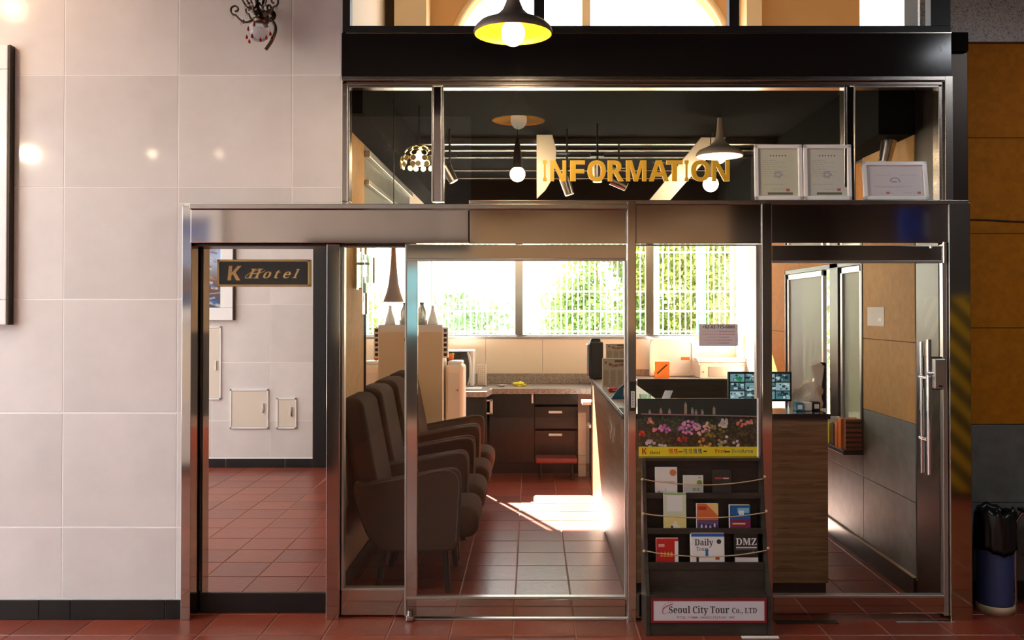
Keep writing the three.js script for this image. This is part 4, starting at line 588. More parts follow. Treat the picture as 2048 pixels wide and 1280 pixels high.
brochure(1366, 950, 1406, 990, 0.085, 0.01, 'small white leaflet stack with green flower on the top tier', (c, w, h) => { fill(c, '#d2cfc8', 0, 0, w, h); fill(c, '#b8b8b8', 0, h * 0.5, w, h * 0.5); c.fillStyle = '#78923c'; c.beginPath(); c.arc(130, 60, 22, 0, 7); c.fill(); fill(c, '#80946a', 74, 100, 26, 24); fill(c, '#80946a', 106, 100, 24, 24); fill(c, '#8a8a84', 120, 16, 24, 7); });
brochure(1425, 940, 1462, 990, 0.087, 0.036, 'thick black booklet stack with red lettering on the top tier', (c, w, h) => { fill(c, '#2c2724', 0, 0, w, h); fill(c, '#b03c3c', 20, 62, 62, 14); fill(c, '#d8a8a0', 88, 64, 50, 11); }, { side: M.brownItem, turn: -0.1 });
brochure(1327, 986, 1372, 1060, 0.125, 0.012, 'pale green leaflet stack with photo foot on the middle tier', (c, w, h) => { fill(c, '#cdd2b4', 0, 0, w, h); fill(c, '#dedfdc', 24, 18, 110, 110); fill(c, '#e2d48a', 0, h * 0.6, w, h * 0.4); fill(c, '#86a868', 0, 0, w, 12); c.fillStyle = '#f2ead0'; c.beginPath(); c.moveTo(30, h); c.lineTo(80, h * 0.72); c.lineTo(140, h); c.fill(); fill(c, '#33302c', 50, h - 40, 16, 22); fill(c, '#33302c', 104, h - 24, 20, 22); });
brochure(1393, 1007, 1436, 1060, 0.12, 0.025, 'orange and purple pamphlet stack on the middle tier', (c, w, h) => { fill(c, '#d06a3a', 0, 0, w, h * 0.6); c.fillStyle = '#e8c27c'; c.beginPath(); c.moveTo(70, 0); c.lineTo(160, 0); c.lineTo(160, 90); c.fill(); fill(c, '#a83c28', 12, 20, 60, 26); fill(c, '#5a4a86', 0, h * 0.62, w, h * 0.38); for (let i = 0; i < 9; i++) fill(c, i % 2 ? '#e4dce8' : '#2a2438', 14 + i * 16, h * 0.7 + (i * 13) % 22, 11, 26); });
brochure(1459, 1010, 1500, 1060, 0.12, 0.03, 'blue and magenta postcard stack on the middle tier', (c, w, h) => { fill(c, '#1d5c9c', 0, 0, w, h * 0.55); fill(c, '#7cbcd8', 60, 20, 90, 40); fill(c, '#e4e8ee', 70, 40, 40, 34); fill(c, '#84285c', 0, h * 0.55, w, h * 0.45); fill(c, '#d8c43c', 20, h * 0.68, 100, 12); });
brochure(1312, 1076, 1356, 1128, 0.152, 0.02, 'red map booklet with yellow lettering on the bottom tier', (c, w, h) => { fill(c, '#c01f22', 0, 0, w, h); fill(c, '#e8e2e0', 134, 20, 26, h); fill(c, '#dca098', 16, 40, 44, 22); c.fillStyle = '#e8c030'; for (let i = 0; i < 4; i++) { fill(c, '#e8c030', 30 + i * 24, 104, 17, 8); fill(c, '#e8c030', 36 + i * 24, 96, 6, 34); fill(c, '#e8c030', 28 + i * 24, 124, 20, 6); } fill(c, '#d87a74', 50, h - 16, 40, 10); });
brochure(1382, 1066, 1448, 1128, 0.157, 0.05, 'white Daily Tour guide stack with blue band on the bottom tier', (c, w, h) => { fill(c, '#e6e3e2', 0, 0, w, h); fill(c, '#2a5cae', 0, 0, w, 16); c.fillStyle = '#24262c'; c.font = 'bold 42px serif'; c.fillText('Daily', 16, 58, 90); c.font = '26px serif'; c.fillText('Tours', 24, 84, 60); fill(c, '#2a6cb0', 68, 76, 14, 36); fill(c, '#202020', 24, 112, 12, 26); fill(c, '#b06040', 116, 112, 20, 14); c.fillStyle = '#30343c'; c.beginPath(); c.arc(134, 40, 11, 0, 7); c.fill(); });
brochure(1469, 1068, 1515, 1128, 0.157, 0.06, 'black and white DMZ tour leaflet stack on the bottom tier', (c, w, h) => { fill(c, '#242120', 0, 0, w, h * 0.68); fill(c, '#dcd8d6', 0, h * 0.7, w, h * 0.3); c.fillStyle = '#ece8e4'; c.font = 'bold 66px serif'; c.fillText('DMZ', 6, 74, 148); fill(c, '#cfcac6', 8, 86, 144, 9); fill(c, '#605a56', 8, 100, 140, 5); c.beginPath(); c.arc(128, 124, 13, 0, 7); c.fill(); fill(c, '#2c2826', 110, h - 30, 44, 10); }, { side: M.darkwood });
{ const o = mesh(scene, 'paper_slip', B(PX(1482, 4.6), PX(1556, 4.6), 0.0005, 0.006, 0.25, 0.275, 0.001), M.paper); tag(o, 'white paper strip on the floor under the rack corner', 'paper'); }

/* ================= OFFICE FURNITURE ================= */
function makeArmchair() {
  const o = thing('armchair', 'dark brown upholstered armchair', 'chair', [0, 0, 0], 0, 'row of armchairs along the left wall');
  const W = 0.66, side = [[-0.2, 0.62], [0.05, 0.665], [0.29, 0.705], [0.335, 0.67], [0.335, 0.5], [0.325, 0.3], [0.26, 0.262], [-0.08, 0.265], [-0.17, 0.34], [-0.235, 0.5], [-0.25, 0.62]];
  for (const s of [-1, 1]) { const a = mesh(o, 'arm_panel', slab(side, 0.05, 0.014, true).translate(0, 0, s > 0 ? W / 2 - 0.064 : -W / 2 + 0.014), M.fabric); const c = new THREE.CatmullRomCurve3(side.slice(0, 6).map(p => new THREE.Vector3(p[0], p[1] + 0.004, s > 0 ? W / 2 - 0.002 : -W / 2 + 0.002))); mesh(a, 'piping', new THREE.TubeGeometry(c, 24, 0.005, 6), M.piping); }
  // back: a tall slab, rounded and slightly winged
  const g = new RoundedBoxGeometry(0.13, 0.78, W - 0.1, 6, 0.055).toNonIndexed(), p = g.attributes.position;
  for (let i = 0; i < p.count; i++) { const x = p.getX(i), y = p.getY(i), z = p.getZ(i), t = (y + 0.39) / 0.78; p.setXYZ(i, x * (0.8 + 0.2 * t) - 0.165 - 0.13 * t - 0.03 * t * t + 0.55 * z * z * (x > 0 ? 1 : 0.3), 0.36 + t * 0.77 + 0.03 * Math.cos(z * 5) - 0.03, z * (1 - 0.1 * t * t)); }
  mesh(o, 'backrest', toCreasedNormals(g, 0.9), M.fabric);
  const c2 = new RoundedBoxGeometry(0.62, 0.17, W - 0.14, 6, 0.07).toNonIndexed(), q = c2.attributes.position; for (let i = 0; i < q.count; i++) { const x = q.getX(i), y = q.getY(i), z = q.getZ(i); q.setXYZ(i, x + 0.125 + (x > 0.2 ? 0.02 * Math.cos(z * 5) : 0), y + 0.385 + (y > 0 ? 0.025 * Math.cos(z * 4.5) * Math.cos(x * 3.5) : 0), z); }
  mesh(o, 'seat', toCreasedNormals(c2, 0.9), M.fabric);
  mesh(o, 'seat_base', B(-0.13, 0.31, 0.262, 0.31, -W / 2 + 0.07, W / 2 - 0.07, 0.01), M.fabric); mesh(o, 'seat_rail', [rod([-0.1, 0.256, W / 2 - 0.06], [0.27, 0.256, W / 2 - 0.06], 0.007), rod([-0.1, 0.256, -W / 2 + 0.06], [0.27, 0.256, -W / 2 + 0.06], 0.007)], M.darkFrame);
  for (const [x, dx] of [[0.255, 0.02], [-0.09, -0.045]]) for (const s of [-1, 1]) mesh(o, 'leg', rod([x + dx, 0, s * (W / 2 - 0.06)], [x, 0.262, s * (W / 2 - 0.07)], 0.019, 10), M.legwood);
  return o;
}
{
  const c0 = makeArmchair(), spots = [5.29, 5.97, 6.68, 7.38], lab = ['dark brown upholstered armchair next to the glass front, first of the row', 'dark brown upholstered armchair second in the row from the glass front', 'dark brown upholstered armchair third in the row from the glass front', 'dark brown upholstered armchair beside the tall tan cabinet, last of the row'];
  spots.forEach((D, i) => { const o = i ? c0.clone() : c0; if (i) { o.name = numbered('armchair'); scene.add(o); } o.userData = { ...c0.userData, label: lab[i] }; o.position.set(-0.752, 0, CZ - D - 0.33); });
}
// wall mirror behind the chairs, tall cabinet
{
  const m = thing('wall_mirror', 'frameless wall mirror above the row of armchairs', 'mirror', [XL, 0.9, -2.2]); mesh(m, 'mirror_glass', B(0.0005, 0.008, 0, 1.36, -1.14, 1.07, 0.001), M.mirror); mesh(m, 'edge_strip', B(0, 0.012, 0, 1.36, 1.07, 1.085, 0.002), M.darkFrame);
  const D = 8.22, z = CZ - D, o = thing('tall_cabinet', 'tall tan wood cabinet at the end of the armchairs', 'cabinet', [XL + 0.156, 0, z]);
  const w = PX(884, D) - XL - 0.006; mesh(o, 'body', B(-0.15, -0.15 + w, 0.04, PY(650, D), -0.34, 0, 0.004), M.beige); mesh(o, 'plinth', B(-0.14, -0.16 + w, 0, 0.04, -0.33, -0.02, 0.002), M.darkwood);
  mesh(o, 'edge_trim', B(-0.15 + w, -0.146 + w, 0.04, PY(650, D), -0.34, 0, 0.001), M.offwhite);
  const k = thing('key_rack', 'narrow white rack of black pigeon holes fixed to the tall cabinet', 'rack', [XL + w + 0.006, PY(716, D), z - 0.1]); mesh(k, 'body', B(0, 0.05, 0, 0.27, -0.02, 0.06, 0.003), M.offwhite); for (let i = 0; i < 6; i++) mesh(k, 'slot', B(0.012, 0.04, 0.015 + i * 0.043, 0.043 + i * 0.043, 0.05, 0.0625, 0.003), M.black);
  const b = thing('glass_bottle', 'grey bottle shaped ornament on top of the tall cabinet', 'ornament', [XL + 0.085, PY(650, D) + 0.001, z - 0.22]); mesh(b, 'body', lathe([[0, 0], [0.05, 0], [0.052, 0.06], [0.045, 0.12], [0.02, 0.165], [0.018, 0.18], [0, 0.18]], 24), M.aluminium); mesh(b, 'stopper', cyl(0.02, 0.016, 0.02, 0, 0.19, 0, 14), M.darkFrame);
  const c = thing('white_cone_ornament', 'white cone ornament beside the grey bottle on the cabinet', 'ornament', [XL + 0.2, PY(650, D) + 0.001, z - 0.08]); mesh(c, 'body', lathe([[0, 0], [0.05, 0], [0.04, 0.05], [0.018, 0.12], [0.012, 0.15], [0, 0.155]], 24), M.white); mesh(c, 'tip', new THREE.SphereGeometry(0.014, 12, 8).translate(0, 0.16, 0), M.offwhite);
  const s = mesh(scene, 'round_sticker', cyl(0.028, 0.028, 0.003, 0, 0, 0, 24).rotateX(Math.PI / 2).translate(XL + 0.035, PY(679, D), z + 0.003), std({ color: C(90, 110, 80), roughness: 0.5 })); tag(s, 'round dark green sticker high on the tall cabinet', 'sticker');
  // rounded water dispenser
  const E = 8.35, f = thing('water_dispenser', 'rounded cream water dispenser beside the tall cabinet', 'dispenser', [PX(908, E) + 0.005, 0, CZ - E - 0.16]); mesh(f, 'body', new RoundedBoxGeometry(0.17, PY(729, E), 0.3, 4, 0.04).translate(0, PY(729, E) / 2, 0), M.cream); mesh(f, 'front_panel', B(-0.06, 0.05, 0.1, PY(745, E), 0.15, 0.156, 0.003), M.offwhite); mesh(f, 'tap', rod([0.03, PY(780, E), 0.15], [0.03, PY(780, E), 0.19], 0.008), M.redItem); mesh(f, 'lid', new RoundedBoxGeometry(0.13, 0.03, 0.24, 3, 0.012).translate(0, PY(729, E) + 0.013, 0), M.white);
  const y = thing('orange_toy', 'small yellow ornament on the water dispenser', 'ornament', [PX(900, E), PY(729, E) + 0.029, CZ - E - 0.1]); mesh(y, 'body', new THREE.SphereGeometry(0.028, 16, 12).scale(1, 1.2, 1).translate(0, 0.034, 0), M.orangeBox); mesh(y, 'crest', new THREE.SphereGeometry(0.012, 10, 8).translate(0.02, 0.06, 0), M.yellow);
}
// kitchen counter
const KD = 9.22, KZ = CZ - KD;
{
  const top = 0.845;
  const u1 = thing('base_cabinet', 'black kitchen cabinet with door and tall white handle', 'cabinet', [PX(1024, KD), 0, KZ]);
  const a = PX(978, KD), m = PX(1069, KD), b = PX(1156, KD), L = PX(922, 8.9), cx = PX(1024, KD);
  mesh(u1, 'body', B(a - cx, m - cx, 0.1, top - 0.056, -0.5, -0.02, 0.002), M.cabinet); mesh(u1, 'plinth', B(a - cx, m - cx, 0, 0.1, -0.48, -0.03, 0.001), M.cabinet); const d = mesh(u1, 'door', B(a - cx + 0.003, m - cx - 0.003, 0.105, top - 0.06, -0.02, 0, 0.003), M.cabinet); mesh(d, 'handle', B(m - cx - 0.03, m - cx - 0.012, PY(806, KD), PY(779, KD), 0.012, 0.025, 0.003), M.whiteGloss);
  const u2 = thing('base_cabinet', 'black kitchen drawer cabinet with three white bar handles', 'cabinet', [PX(1112, KD), 0, KZ]), dx = PX(1112, KD);
  mesh(u2, 'body', B(m - dx, b - dx, 0.1, top - 0.056, -0.5, -0.02, 0.002), M.cabinet); mesh(u2, 'plinth', B(m - dx, b - dx, 0, 0.1, -0.48, -0.03, 0.001), M.cabinet);
  for (const [y0, y1, hy] of [[782, 814, 779], [816, 862, 823.5], [864, 922, 868.5]]) { const e = mesh(u2, 'drawer', B(m - dx + 0.003, b - dx - 0.003, PY(y1, KD), Math.min(PY(y0, KD) + 0.04, top - 0.06), -0.02, 0, 0.003), M.cabinet); mesh(e, 'handle', B(PX(1097, KD) - dx, PX(1124, KD) - dx, PY(hy + 2.5, KD), PY(hy - 2.5, KD), 0.012, 0.028, 0.003), M.whiteGloss); }
  const u3 = thing('base_cabinet', 'black side cabinet with white looped handle beside the water dispenser', 'cabinet', [PX(950, 8.9), 0, CZ - 8.9]), ex = PX(950, 8.9);
  mesh(u3, 'body', B(L - ex, PX(968, 8.9) - ex, 0.1, top - 0.056, -0.85, -0.02, 0.002), M.cabinet); mesh(u3, 'plinth', B(L - ex, PX(964, 8.9) - ex, 0, 0.1, -0.8, -0.04, 0.001), M.cabinet); const e3 = mesh(u3, 'door', B(PX(968, 8.9) - ex, PX(968, 8.9) - ex + 0.018, 0.105, top - 0.06, -0.33, -0.02, 0.003), M.cabinet); mesh(e3, 'handle', [B(PX(970, 8.9) - ex + 0.01, PX(982, 8.9) - ex + 0.01, 0.615, 0.63, -0.1, -0.085, 0.002), B(PX(970, 8.9) - ex + 0.01, PX(982, 8.9) - ex + 0.01, 0.74, 0.755, -0.1, -0.085, 0.002), B(PX(978, 8.9) - ex + 0.005, PX(982, 8.9) - ex + 0.012, 0.615, 0.755, -0.1, -0.085, 0.002)], M.whiteGloss);
  const w = thing('kitchen_worktop', 'speckled granite kitchen worktop with upstand under the window', 'worktop', [0, top - 0.05, CZ - 9.5]), y0 = 0, y1 = 0.05, zz = CZ - 9.5;
  const pts = [[PX(918, 8.85), 8.85], [PX(973, 8.85), 8.85], [PX(984, 9.18), 9.18], [PX(1190, 9.18), 9.18], [PX(1190, 9.18), 9.795], [PX(918, 8.85), 9.795]];
  mesh(w, 'slab', slab(pts.map(([x, D]) => [x, D - 9.5]), 0.05, 0.002).rotateX(-Math.PI / 2), M.granite); mesh(w, 'upstand', B(PX(918, 8.85), PX(1190, 9.18), 0.0525, 0.16, -0.295, -0.275, 0.003), M.granite);
  const w2 = thing('kitchen_worktop', 'granite shelf behind the reception holding the printer', 'worktop', [1.4, 0.93, CZ - 9.5]); mesh(w2, 'slab', B(PX(1192, 9.18) - 1.4, XR - 1.41, -0.05, 0.0, -0.29, 0.3, 0.003), M.granite); mesh(w2, 'upstand', B(PX(1194, 9.18) - 1.4, XR - 1.41, 0.0015, 0.07, -0.295, -0.28, 0.003), M.granite); mesh(w2, 'support', B(PX(1290, 9.18) - 1.4, XR - 1.41, -0.93, -0.052, -0.28, 0.26, 0.003), M.cabinet);
  // microwave, rack, sponge, coaster
  const mD = 9.3, o = thing('microwave', 'white microwave oven with dark door on the worktop', 'microwave', [PX(918, mD), top + 0.003, CZ - mD - 0.15]), my = PY(702, mD) - top; mesh(o, 'body', B(PX(892, mD) - PX(918, mD), PX(947, mD) - PX(918, mD), 0.01, my, -0.17, 0.12, 0.008), M.whiteGloss); mesh(o, 'door', B(PX(893, mD) - PX(918, mD), PX(940, mD) - PX(918, mD), 0.02, my - 0.01, 0.12, 0.14, 0.006), M.blackGloss); mesh(o, 'handle', tube([[0.09, my - 0.015, 0.15], [0.11, my * 0.75, 0.17], [0.115, my * 0.5, 0.175], [0.11, my * 0.25, 0.17], [0.09, 0.03, 0.15]], 0.012, 24, 8), M.aluminium); mesh(o, 'foot', [cyl(0.012, 0.012, 0.01, -0.05, 0.005, 0.05), cyl(0.012, 0.012, 0.01, 0.05, 0.005, 0.05)], M.black);
  const t = thing('trivet_rack', 'white perforated tray leaning beside the microwave', 'tray', [PX(962, mD), top + 0.003, CZ - mD - 0.2], -0.25); mesh(t, 'tray', new RoundedBoxGeometry(0.095, 0.225, 0.02, 3, 0.009).translate(0, 0.113, 0), M.offwhite); for (let i = 0; i < 4; i++) for (let j = 0; j < 9; j++) mesh(t, 'stud', new THREE.SphereGeometry(0.006, 6, 5).translate(-0.03 + i * 0.02, 0.03 + j * 0.021, 0.01), M.beige);
  const s = thing('yellow_sponge', 'crumpled yellow dish cloth on the worktop', 'cloth', [PX(1038, 9.45), top + 0.004, CZ - 9.45]); const g = new THREE.IcosahedronGeometry(0.05, 3), p = g.attributes.position; for (let i = 0; i < p.count; i++) { const x = p.getX(i), y = p.getY(i), z = p.getZ(i), k = 1 + 0.22 * Math.sin(x * 90 + z * 60) + 0.15 * Math.sin(y * 120); p.setXYZ(i, x * k * 1.05, Math.max(y * k * 0.6, -0.02) + 0.02, z * k); } g.computeVertexNormals(); mesh(s, 'cloth_body', g, M.yellow); mesh(s, 'cloth_corner', B(0.02, 0.075, 0.0, 0.022, -0.02, 0.03, 0.006), M.yellow);
  const pl = thing('small_dish', 'small pale dish on the worktop beside the yellow cloth', 'dish', [PX(1003, 9.45), top + 0.003, CZ - 9.45]); mesh(pl, 'bowl', lathe([[0, 0], [0.025, 0], [0.045, 0.012], [0.043, 0.014], [0.02, 0.004], [0, 0.004]], 24), M.offwhite); mesh(pl, 'spoon', rod([-0.01, 0.012, 0], [0.06, 0.018, 0.02], 0.003), M.chrome);
  const pp = mesh(scene, 'paper_sheet', B(PX(928, 9.0), PX(962, 9.0), top + 0.004, top + 0.014, CZ - 9.25, CZ - 9.0, 0.001), M.paper); tag(pp, 'white papers lying on the worktop end', 'paper');
  // red slab in place of a reflection; side unit between cabinets and reception
  const st = thing('red_reflection_band', 'dark red slab standing in for a reflected red band in front of the drawers', 'stool', [PX(1112, 9.0), 0, CZ - 8.95]); mesh(st, 'seat', new RoundedBoxGeometry(0.4, 0.05, 0.26, 3, 0.02).translate(0, 0.185, 0), std({ color: C(140, 58, 52), roughness: 0.3 })); for (const [x, z] of [[-0.15, 0.08], [0.15, 0.08], [-0.15, -0.08], [0.15, -0.08]]) mesh(st, 'leg', rod([x, 0, z], [x, 0.165, z], 0.012), M.black);
  const cb = thing('box_column', 'slim cream cardboard tube box standing beside the drawers', 'box', [PX(1164, 9.05), 0, CZ - 9.05]); mesh(cb, 'box', B(-0.038, 0.038, 0, 0.62, -0.06, 0, 0.003), M.offwhite); mesh(cb, 'tape', [B(-0.039, 0.039, 0.11, 0.125, -0.061, 0.001, 0.001), B(-0.039, 0.039, 0.2, 0.21, -0.061, 0.001, 0.001)], M.beige);
  const sh = thing('side_shelf', 'small white shelf beside the reception counter end', 'shelf', [PX(1178, 8.8), 0, CZ - 8.95]); mesh(sh, 'shelf_board', B(-0.06, 0.06, 0.72, 0.75, -0.15, 0.12, 0.003), M.white); mesh(sh, 'upright', B(0.02, 0.035, 0, 0.72, -0.14, 0.1, 0.002), M.navy); mesh(sh, 'lower_board', B(-0.0, 0.06, 0.5, 0.53, -0.15, 0.12, 0.003), M.white);
}
// reception counter
const CT = 1.03;
{
  const x0 = 0.54, x1 = 1.705, z0 = -0.45, z1 = -3.45, o = thing('reception_counter', 'wood veneer reception counter with dark stone ledge', 'counter', [x0, 0, z0]);
  const b = (n, a, c, y0, y1, za, zb, m, r = 0.003) => mesh(o, n, B(a - x0, c - x0, y0, y1, za - z0, zb - z0, r), m);
  b('side_panel', x0, x0 + 0.06, 0.0, CT - 0.03, z1, z0 - 0.001, M.veneer); b('end_panel', x0 + 0.061, x1, 0.06, CT - 0.03, z0 - 0.06, z0, M.veneer); b('plinth', x0 + 0.061, x1 - 0.01, 0, 0.06, z0 - 0.06, z0 - 0.012, M.black);
  b('ledge', x0 - 0.012, x0 + 0.3, CT - 0.03, CT, z1, z0 - 0.31, M.granite); b('ledge', x0 - 0.012, x1 + 0.012, CT - 0.03, CT, z0 - 0.31, z0 + 0.012, M.blackGloss); b('edge_strip', x0 - 0.016, x0 - 0.012, CT - 0.032, CT - 0.014, z1, z0, M.black, 0.001);
  b('inner_panel', x0 + 0.06, x0 + 0.09, 0, CT - 0.03, z1, z0 - 0.06, M.darkwood); b('inner_panel', x0 + 0.3, x1, 0, CT - 0.03, z0 - 0.3, z0 - 0.28, M.darkwood); b('right_panel', x1 - 0.03, x1, 0, CT - 0.03, z0 - 0.28, z0 - 0.06, M.veneer); b('desk_top', x0 + 0.09, x1 - 0.03, 0.72, 0.75, -2.6, z0 - 0.3, M.darkwood); b('back_screen', x0 + 0.32, x1 + 0.1, 0.75, 1.07, -2.64, -2.6, M.darkwood); b('back_support', x0 + 0.32, x1 - 0.05, 0, 0.72, -2.6, -2.57, M.darkwood);
  const s = mesh(o, 'floral_sticker', new THREE.PlaneGeometry(0.5, 0.17).rotateY(-Math.PI / 2), std({ map: canvasTex(256, 96, (c, W, H) => { c.fillStyle = '#8c765e'; c.fillRect(0, 0, W, H); c.strokeStyle = '#e8e2de'; c.lineWidth = 5; for (let i = 0; i < 14; i++) { c.beginPath(); c.arc(26 + (i * 53) % 210, 18 + (i * 31) % 64, 12, i, i + 4.2); c.stroke(); } }), roughness: 0.5 }), true); s.position.set(-0.002, 0.83, -0.78);
}
// things on and around the reception
{
  const put = (n, l, c, px, py, D, base) => thing(n, l, c, [PX(px, D), base ?? PY(py, D), CZ - D]);
  const k = put('coffee_machine', 'dark coffee machine at the back end of the reception ledge', 'coffee machine', 1190, 757, 8.0, CT + 0.001); mesh(k, 'body', B(-0.05, 0.07, 0.0, 0.32, -0.18, 0.05, 0.015), M.black); mesh(k, 'spout_column', B(-0.07, -0.05, 0.02, 0.3, -0.12, 0.02, 0.006), M.chrome); mesh(k, 'top_lid', lathe([[0, 0.03], [0.04, 0.028], [0.05, 0.01], [0.05, 0]], 20).translate(0.01, 0.32, -0.06), M.darkFrame);
  const n = put('newspaper_stack', 'folded newspapers propped upright on the reception ledge', 'newspaper', 1228, 762, 7.2, CT + 0.001); const np = std({ map: canvasTex(200, 300, (c, W, H) => { c.fillStyle = '#b9ab98'; c.fillRect(0, 0, W, H); c.fillStyle = '#7c6e60'; for (let i = 0; i < 24; i++) for (let j = 0; j < 3; j++) c.fillRect(8 + j * 64, 130 + i * 7, 40 + (i * 7 + j * 11) % 18, 3); for (let i = 0; i < 5; i++) { c.fillStyle = i % 2 ? '#9a7c68' : '#8c5a48'; c.beginPath(); c.arc(70 + i * 26, 62 + (i * 17) % 22, 16, 0, 7); c.fill(); } c.fillStyle = '#5c5450'; c.fillRect(110, 12, 80, 26); c.fillRect(20, 30, 16, 24); }), roughness: 0.8 });
  mesh(n, 'paper_fold', B(-0.09, 0.085, 0, 0.22, -0.03, 0.0, 0.003), M.paper); mesh(n, 'paper_fold', B(-0.06, 0.1, 0.0, 0.33, -0.06, -0.032, 0.003), M.paper); mesh(n, 'front_page', new THREE.PlaneGeometry(0.172, 0.21).translate(-0.003, 0.11, 0.0006), np, true); mesh(n, 'front_page', new THREE.PlaneGeometry(0.155, 0.13).translate(0.02, 0.264, -0.0315), np, true);
  const rI = put('red_case', 'small red case on the reception ledge', 'case', 1228, 765, 6.75, CT + 0.001); mesh(rI, 'case_body', B(-0.045, 0.045, 0, 0.03, -0.04, 0.04, 0.01), M.redItem); mesh(rI, 'clasp', B(-0.01, 0.01, 0.01, 0.02, 0.039, 0.043, 0.001), M.chrome);
  const tI = put('teal_fan', 'folded teal and white paper fan on the reception ledge', 'fan', 1240, 785, 6.2, CT + 0.001); mesh(tI, 'fan_sheet', slab([[-0.06, 0], [0.06, -0.0], [0.06, 0.1], [0.03, 0.105], [-0.02, 0.06]], 0.01, 0.001), M.teal); mesh(tI, 'white_print', slab([[0.02, 0.02], [0.04, 0.02], [0.04, 0.085], [0.02, 0.075]], 0.002).translate(0, 0, 0.0112), M.white);
  const gl = put('water_glass', 'drinking glass on the front reception ledge', 'glass', 1290, 795, 5.45, CT + 0.001); mesh(gl, 'tumbler', lathe([[0, 0.004], [0.028, 0.004], [0.034, 0.1], [0.032, 0.1], [0.026, 0.012], [0, 0.012]], 24), M.glassTube); mesh(gl, 'base', cyl(0.026, 0.026, 0.004, 0, 0.002, 0, 20), M.glassTube);
  const ph = put('card_holder', 'tilted white card stand on the front reception ledge', 'card stand', 1330, 796, 5.4, CT + 0.001); mesh(ph, 'card', slab([[-0.05, 0.006], [-0.005, 0.006], [0.045, 0.125], [0.0, 0.125]], 0.004, 0.0008), M.whiteGloss); mesh(ph, 'foot', B(-0.06, 0.0, 0, 0.006, -0.02, 0.025, 0.001), M.acrylic); mesh(ph, 'prop', rod([0.03, 0.005, -0.03], [0.02, 0.08, 0], 0.003), M.chrome);
  const lid = put('white_table_tray', 'large white rounded tray leaning on the back wall', 'tray', 1344, 757, 9.7, 0.933); const tw = PX(1393, 9.55) - PX(1300, 9.55), th = PY(677, 9.6) - 0.933; mesh(lid, 'tray_panel', new RoundedBoxGeometry(tw, th, 0.03, 4, 0.014).translate(0, th / 2, 0), M.whiteGloss); mesh(lid, 'raised_rim', (() => { const s = new THREE.Shape(), r = 0.09, W = tw / 2 - 0.004, H = th - 0.004; s.moveTo(-W + r, 0.004); s.lineTo(W - r, 0.004); s.quadraticCurveTo(W, 0.004, W, r); s.lineTo(W, H - r); s.quadraticCurveTo(W, H, W - r, H); s.lineTo(-W + r, H); s.quadraticCurveTo(-W, H, -W, H - r); s.lineTo(-W, r); s.quadraticCurveTo(-W, 0.004, -W + r, 0.004); const h = new THREE.Path(); const k = 0.03; h.moveTo(-W + r, 0.004 + k); h.quadraticCurveTo(-W + k, 0.004 + k, -W + k, r); h.lineTo(-W + k, H - r); h.quadraticCurveTo(-W + k, H - k, -W + r, H - k); h.lineTo(W - r, H - k); h.quadraticCurveTo(W - k, H - k, W - k, H - r); h.lineTo(W - k, r); h.quadraticCurveTo(W - k, 0.004 + k, W - r, 0.004 + k); h.closePath(); s.holes.push(h); return new THREE.ExtrudeGeometry(s, { depth: 0.016, bevelEnabled: false }); })().translate(0, 0, 0.014), M.whiteGloss); mesh(lid, 'sticker', B(0.09, 0.18, 0.17, 0.2, 0.014, 0.0165, 0.001), M.orangeBox);
  const ob = put('amber_box', 'square amber box standing in front of the white tray', 'box', 1324, 755, 9.35, 0.933); mesh(ob, 'box', B(-0.075, 0.075, 0, 0.175, -0.06, 0, 0.003), M.orangeBox); mesh(ob, 'pen', rod([-0.05, 0.05, 0.004], [0.05, 0.14, 0.004], 0.005), M.darkFrame);
  const pr = put('printer', 'cream desktop printer beside the white tray', 'printer', 1455, 757, 9.35, 0.933), pw = PX(1512, 9.35) - PX(1400, 9.35); mesh(pr, 'body', B(-pw / 2, pw / 2, 0, 0.16, -0.3, 0, 0.01), M.offwhite); mesh(pr, 'lid', B(-pw / 2 - 0.005, pw / 2 + 0.005, 0.162, 0.2, -0.3, 0.005, 0.01), M.white); mesh(pr, 'paper_slot', B(-pw / 2 + 0.09, pw / 2 - 0.03, 0.02, 0.12, -0.001, 0.006, 0.002), M.aluminium); mesh(pr, 'button', B(-pw / 2 + 0.03, -pw / 2 + 0.045, 0.06, 0.075, -0.001, 0.008, 0.002), M.orangeBox);
  const fl = put('document_files', 'upright cream document files on the printer', 'files', 1493, 717, 9.4, 1.135); mesh(fl, 'file', B(-0.06, 0.0, 0, 0.25, -0.2, 0, 0.003), M.cream); mesh(fl, 'file', B(0.004, 0.05, 0, 0.24, -0.2, 0.0, 0.003), M.offwhite); mesh(fl, 'file_spine', B(0.054, 0.08, 0, 0.22, -0.2, 0.0, 0.003), M.brownItem);
  const pb = put('papers_box', 'stack of cream paper folded on the desk screen', 'paper stack', 1495, 748, 7.42, 1.072); mesh(pb, 'sheet_block', B(-0.14, 0.16, 0, 0.045, -0.02, 0.0, 0.002), M.offwhite); mesh(pb, 'top_sheet', B(-0.1, 0.1, 0.045, 0.052, -0.02, 0.0, 0.002), M.paper);
  // security monitor
  const D = 5.5, mw = PX(1583, D) - PX(1456, D), mh = PY(744, D) - PY(803, D), mo = thing('security_monitor', 'flat monitor showing a grid of camera pictures on the counter', 'monitor', [PX(1519.5, D), CT + 0.001, CZ - D]);
  const y0 = Math.max(0.012, PY(803, D) - CT); mesh(mo, 'housing', B(-mw / 2, mw / 2, y0, y0 + mh, -0.03, 0, 0.004), M.black); mesh(mo, 'stand', B(-0.07, 0.07, 0, 0.012, -0.08, 0.02, 0.003), M.black); mesh(mo, 'neck', B(-0.02, 0.02, 0.01, y0 + 0.05, -0.05, -0.03, 0.003), M.black);
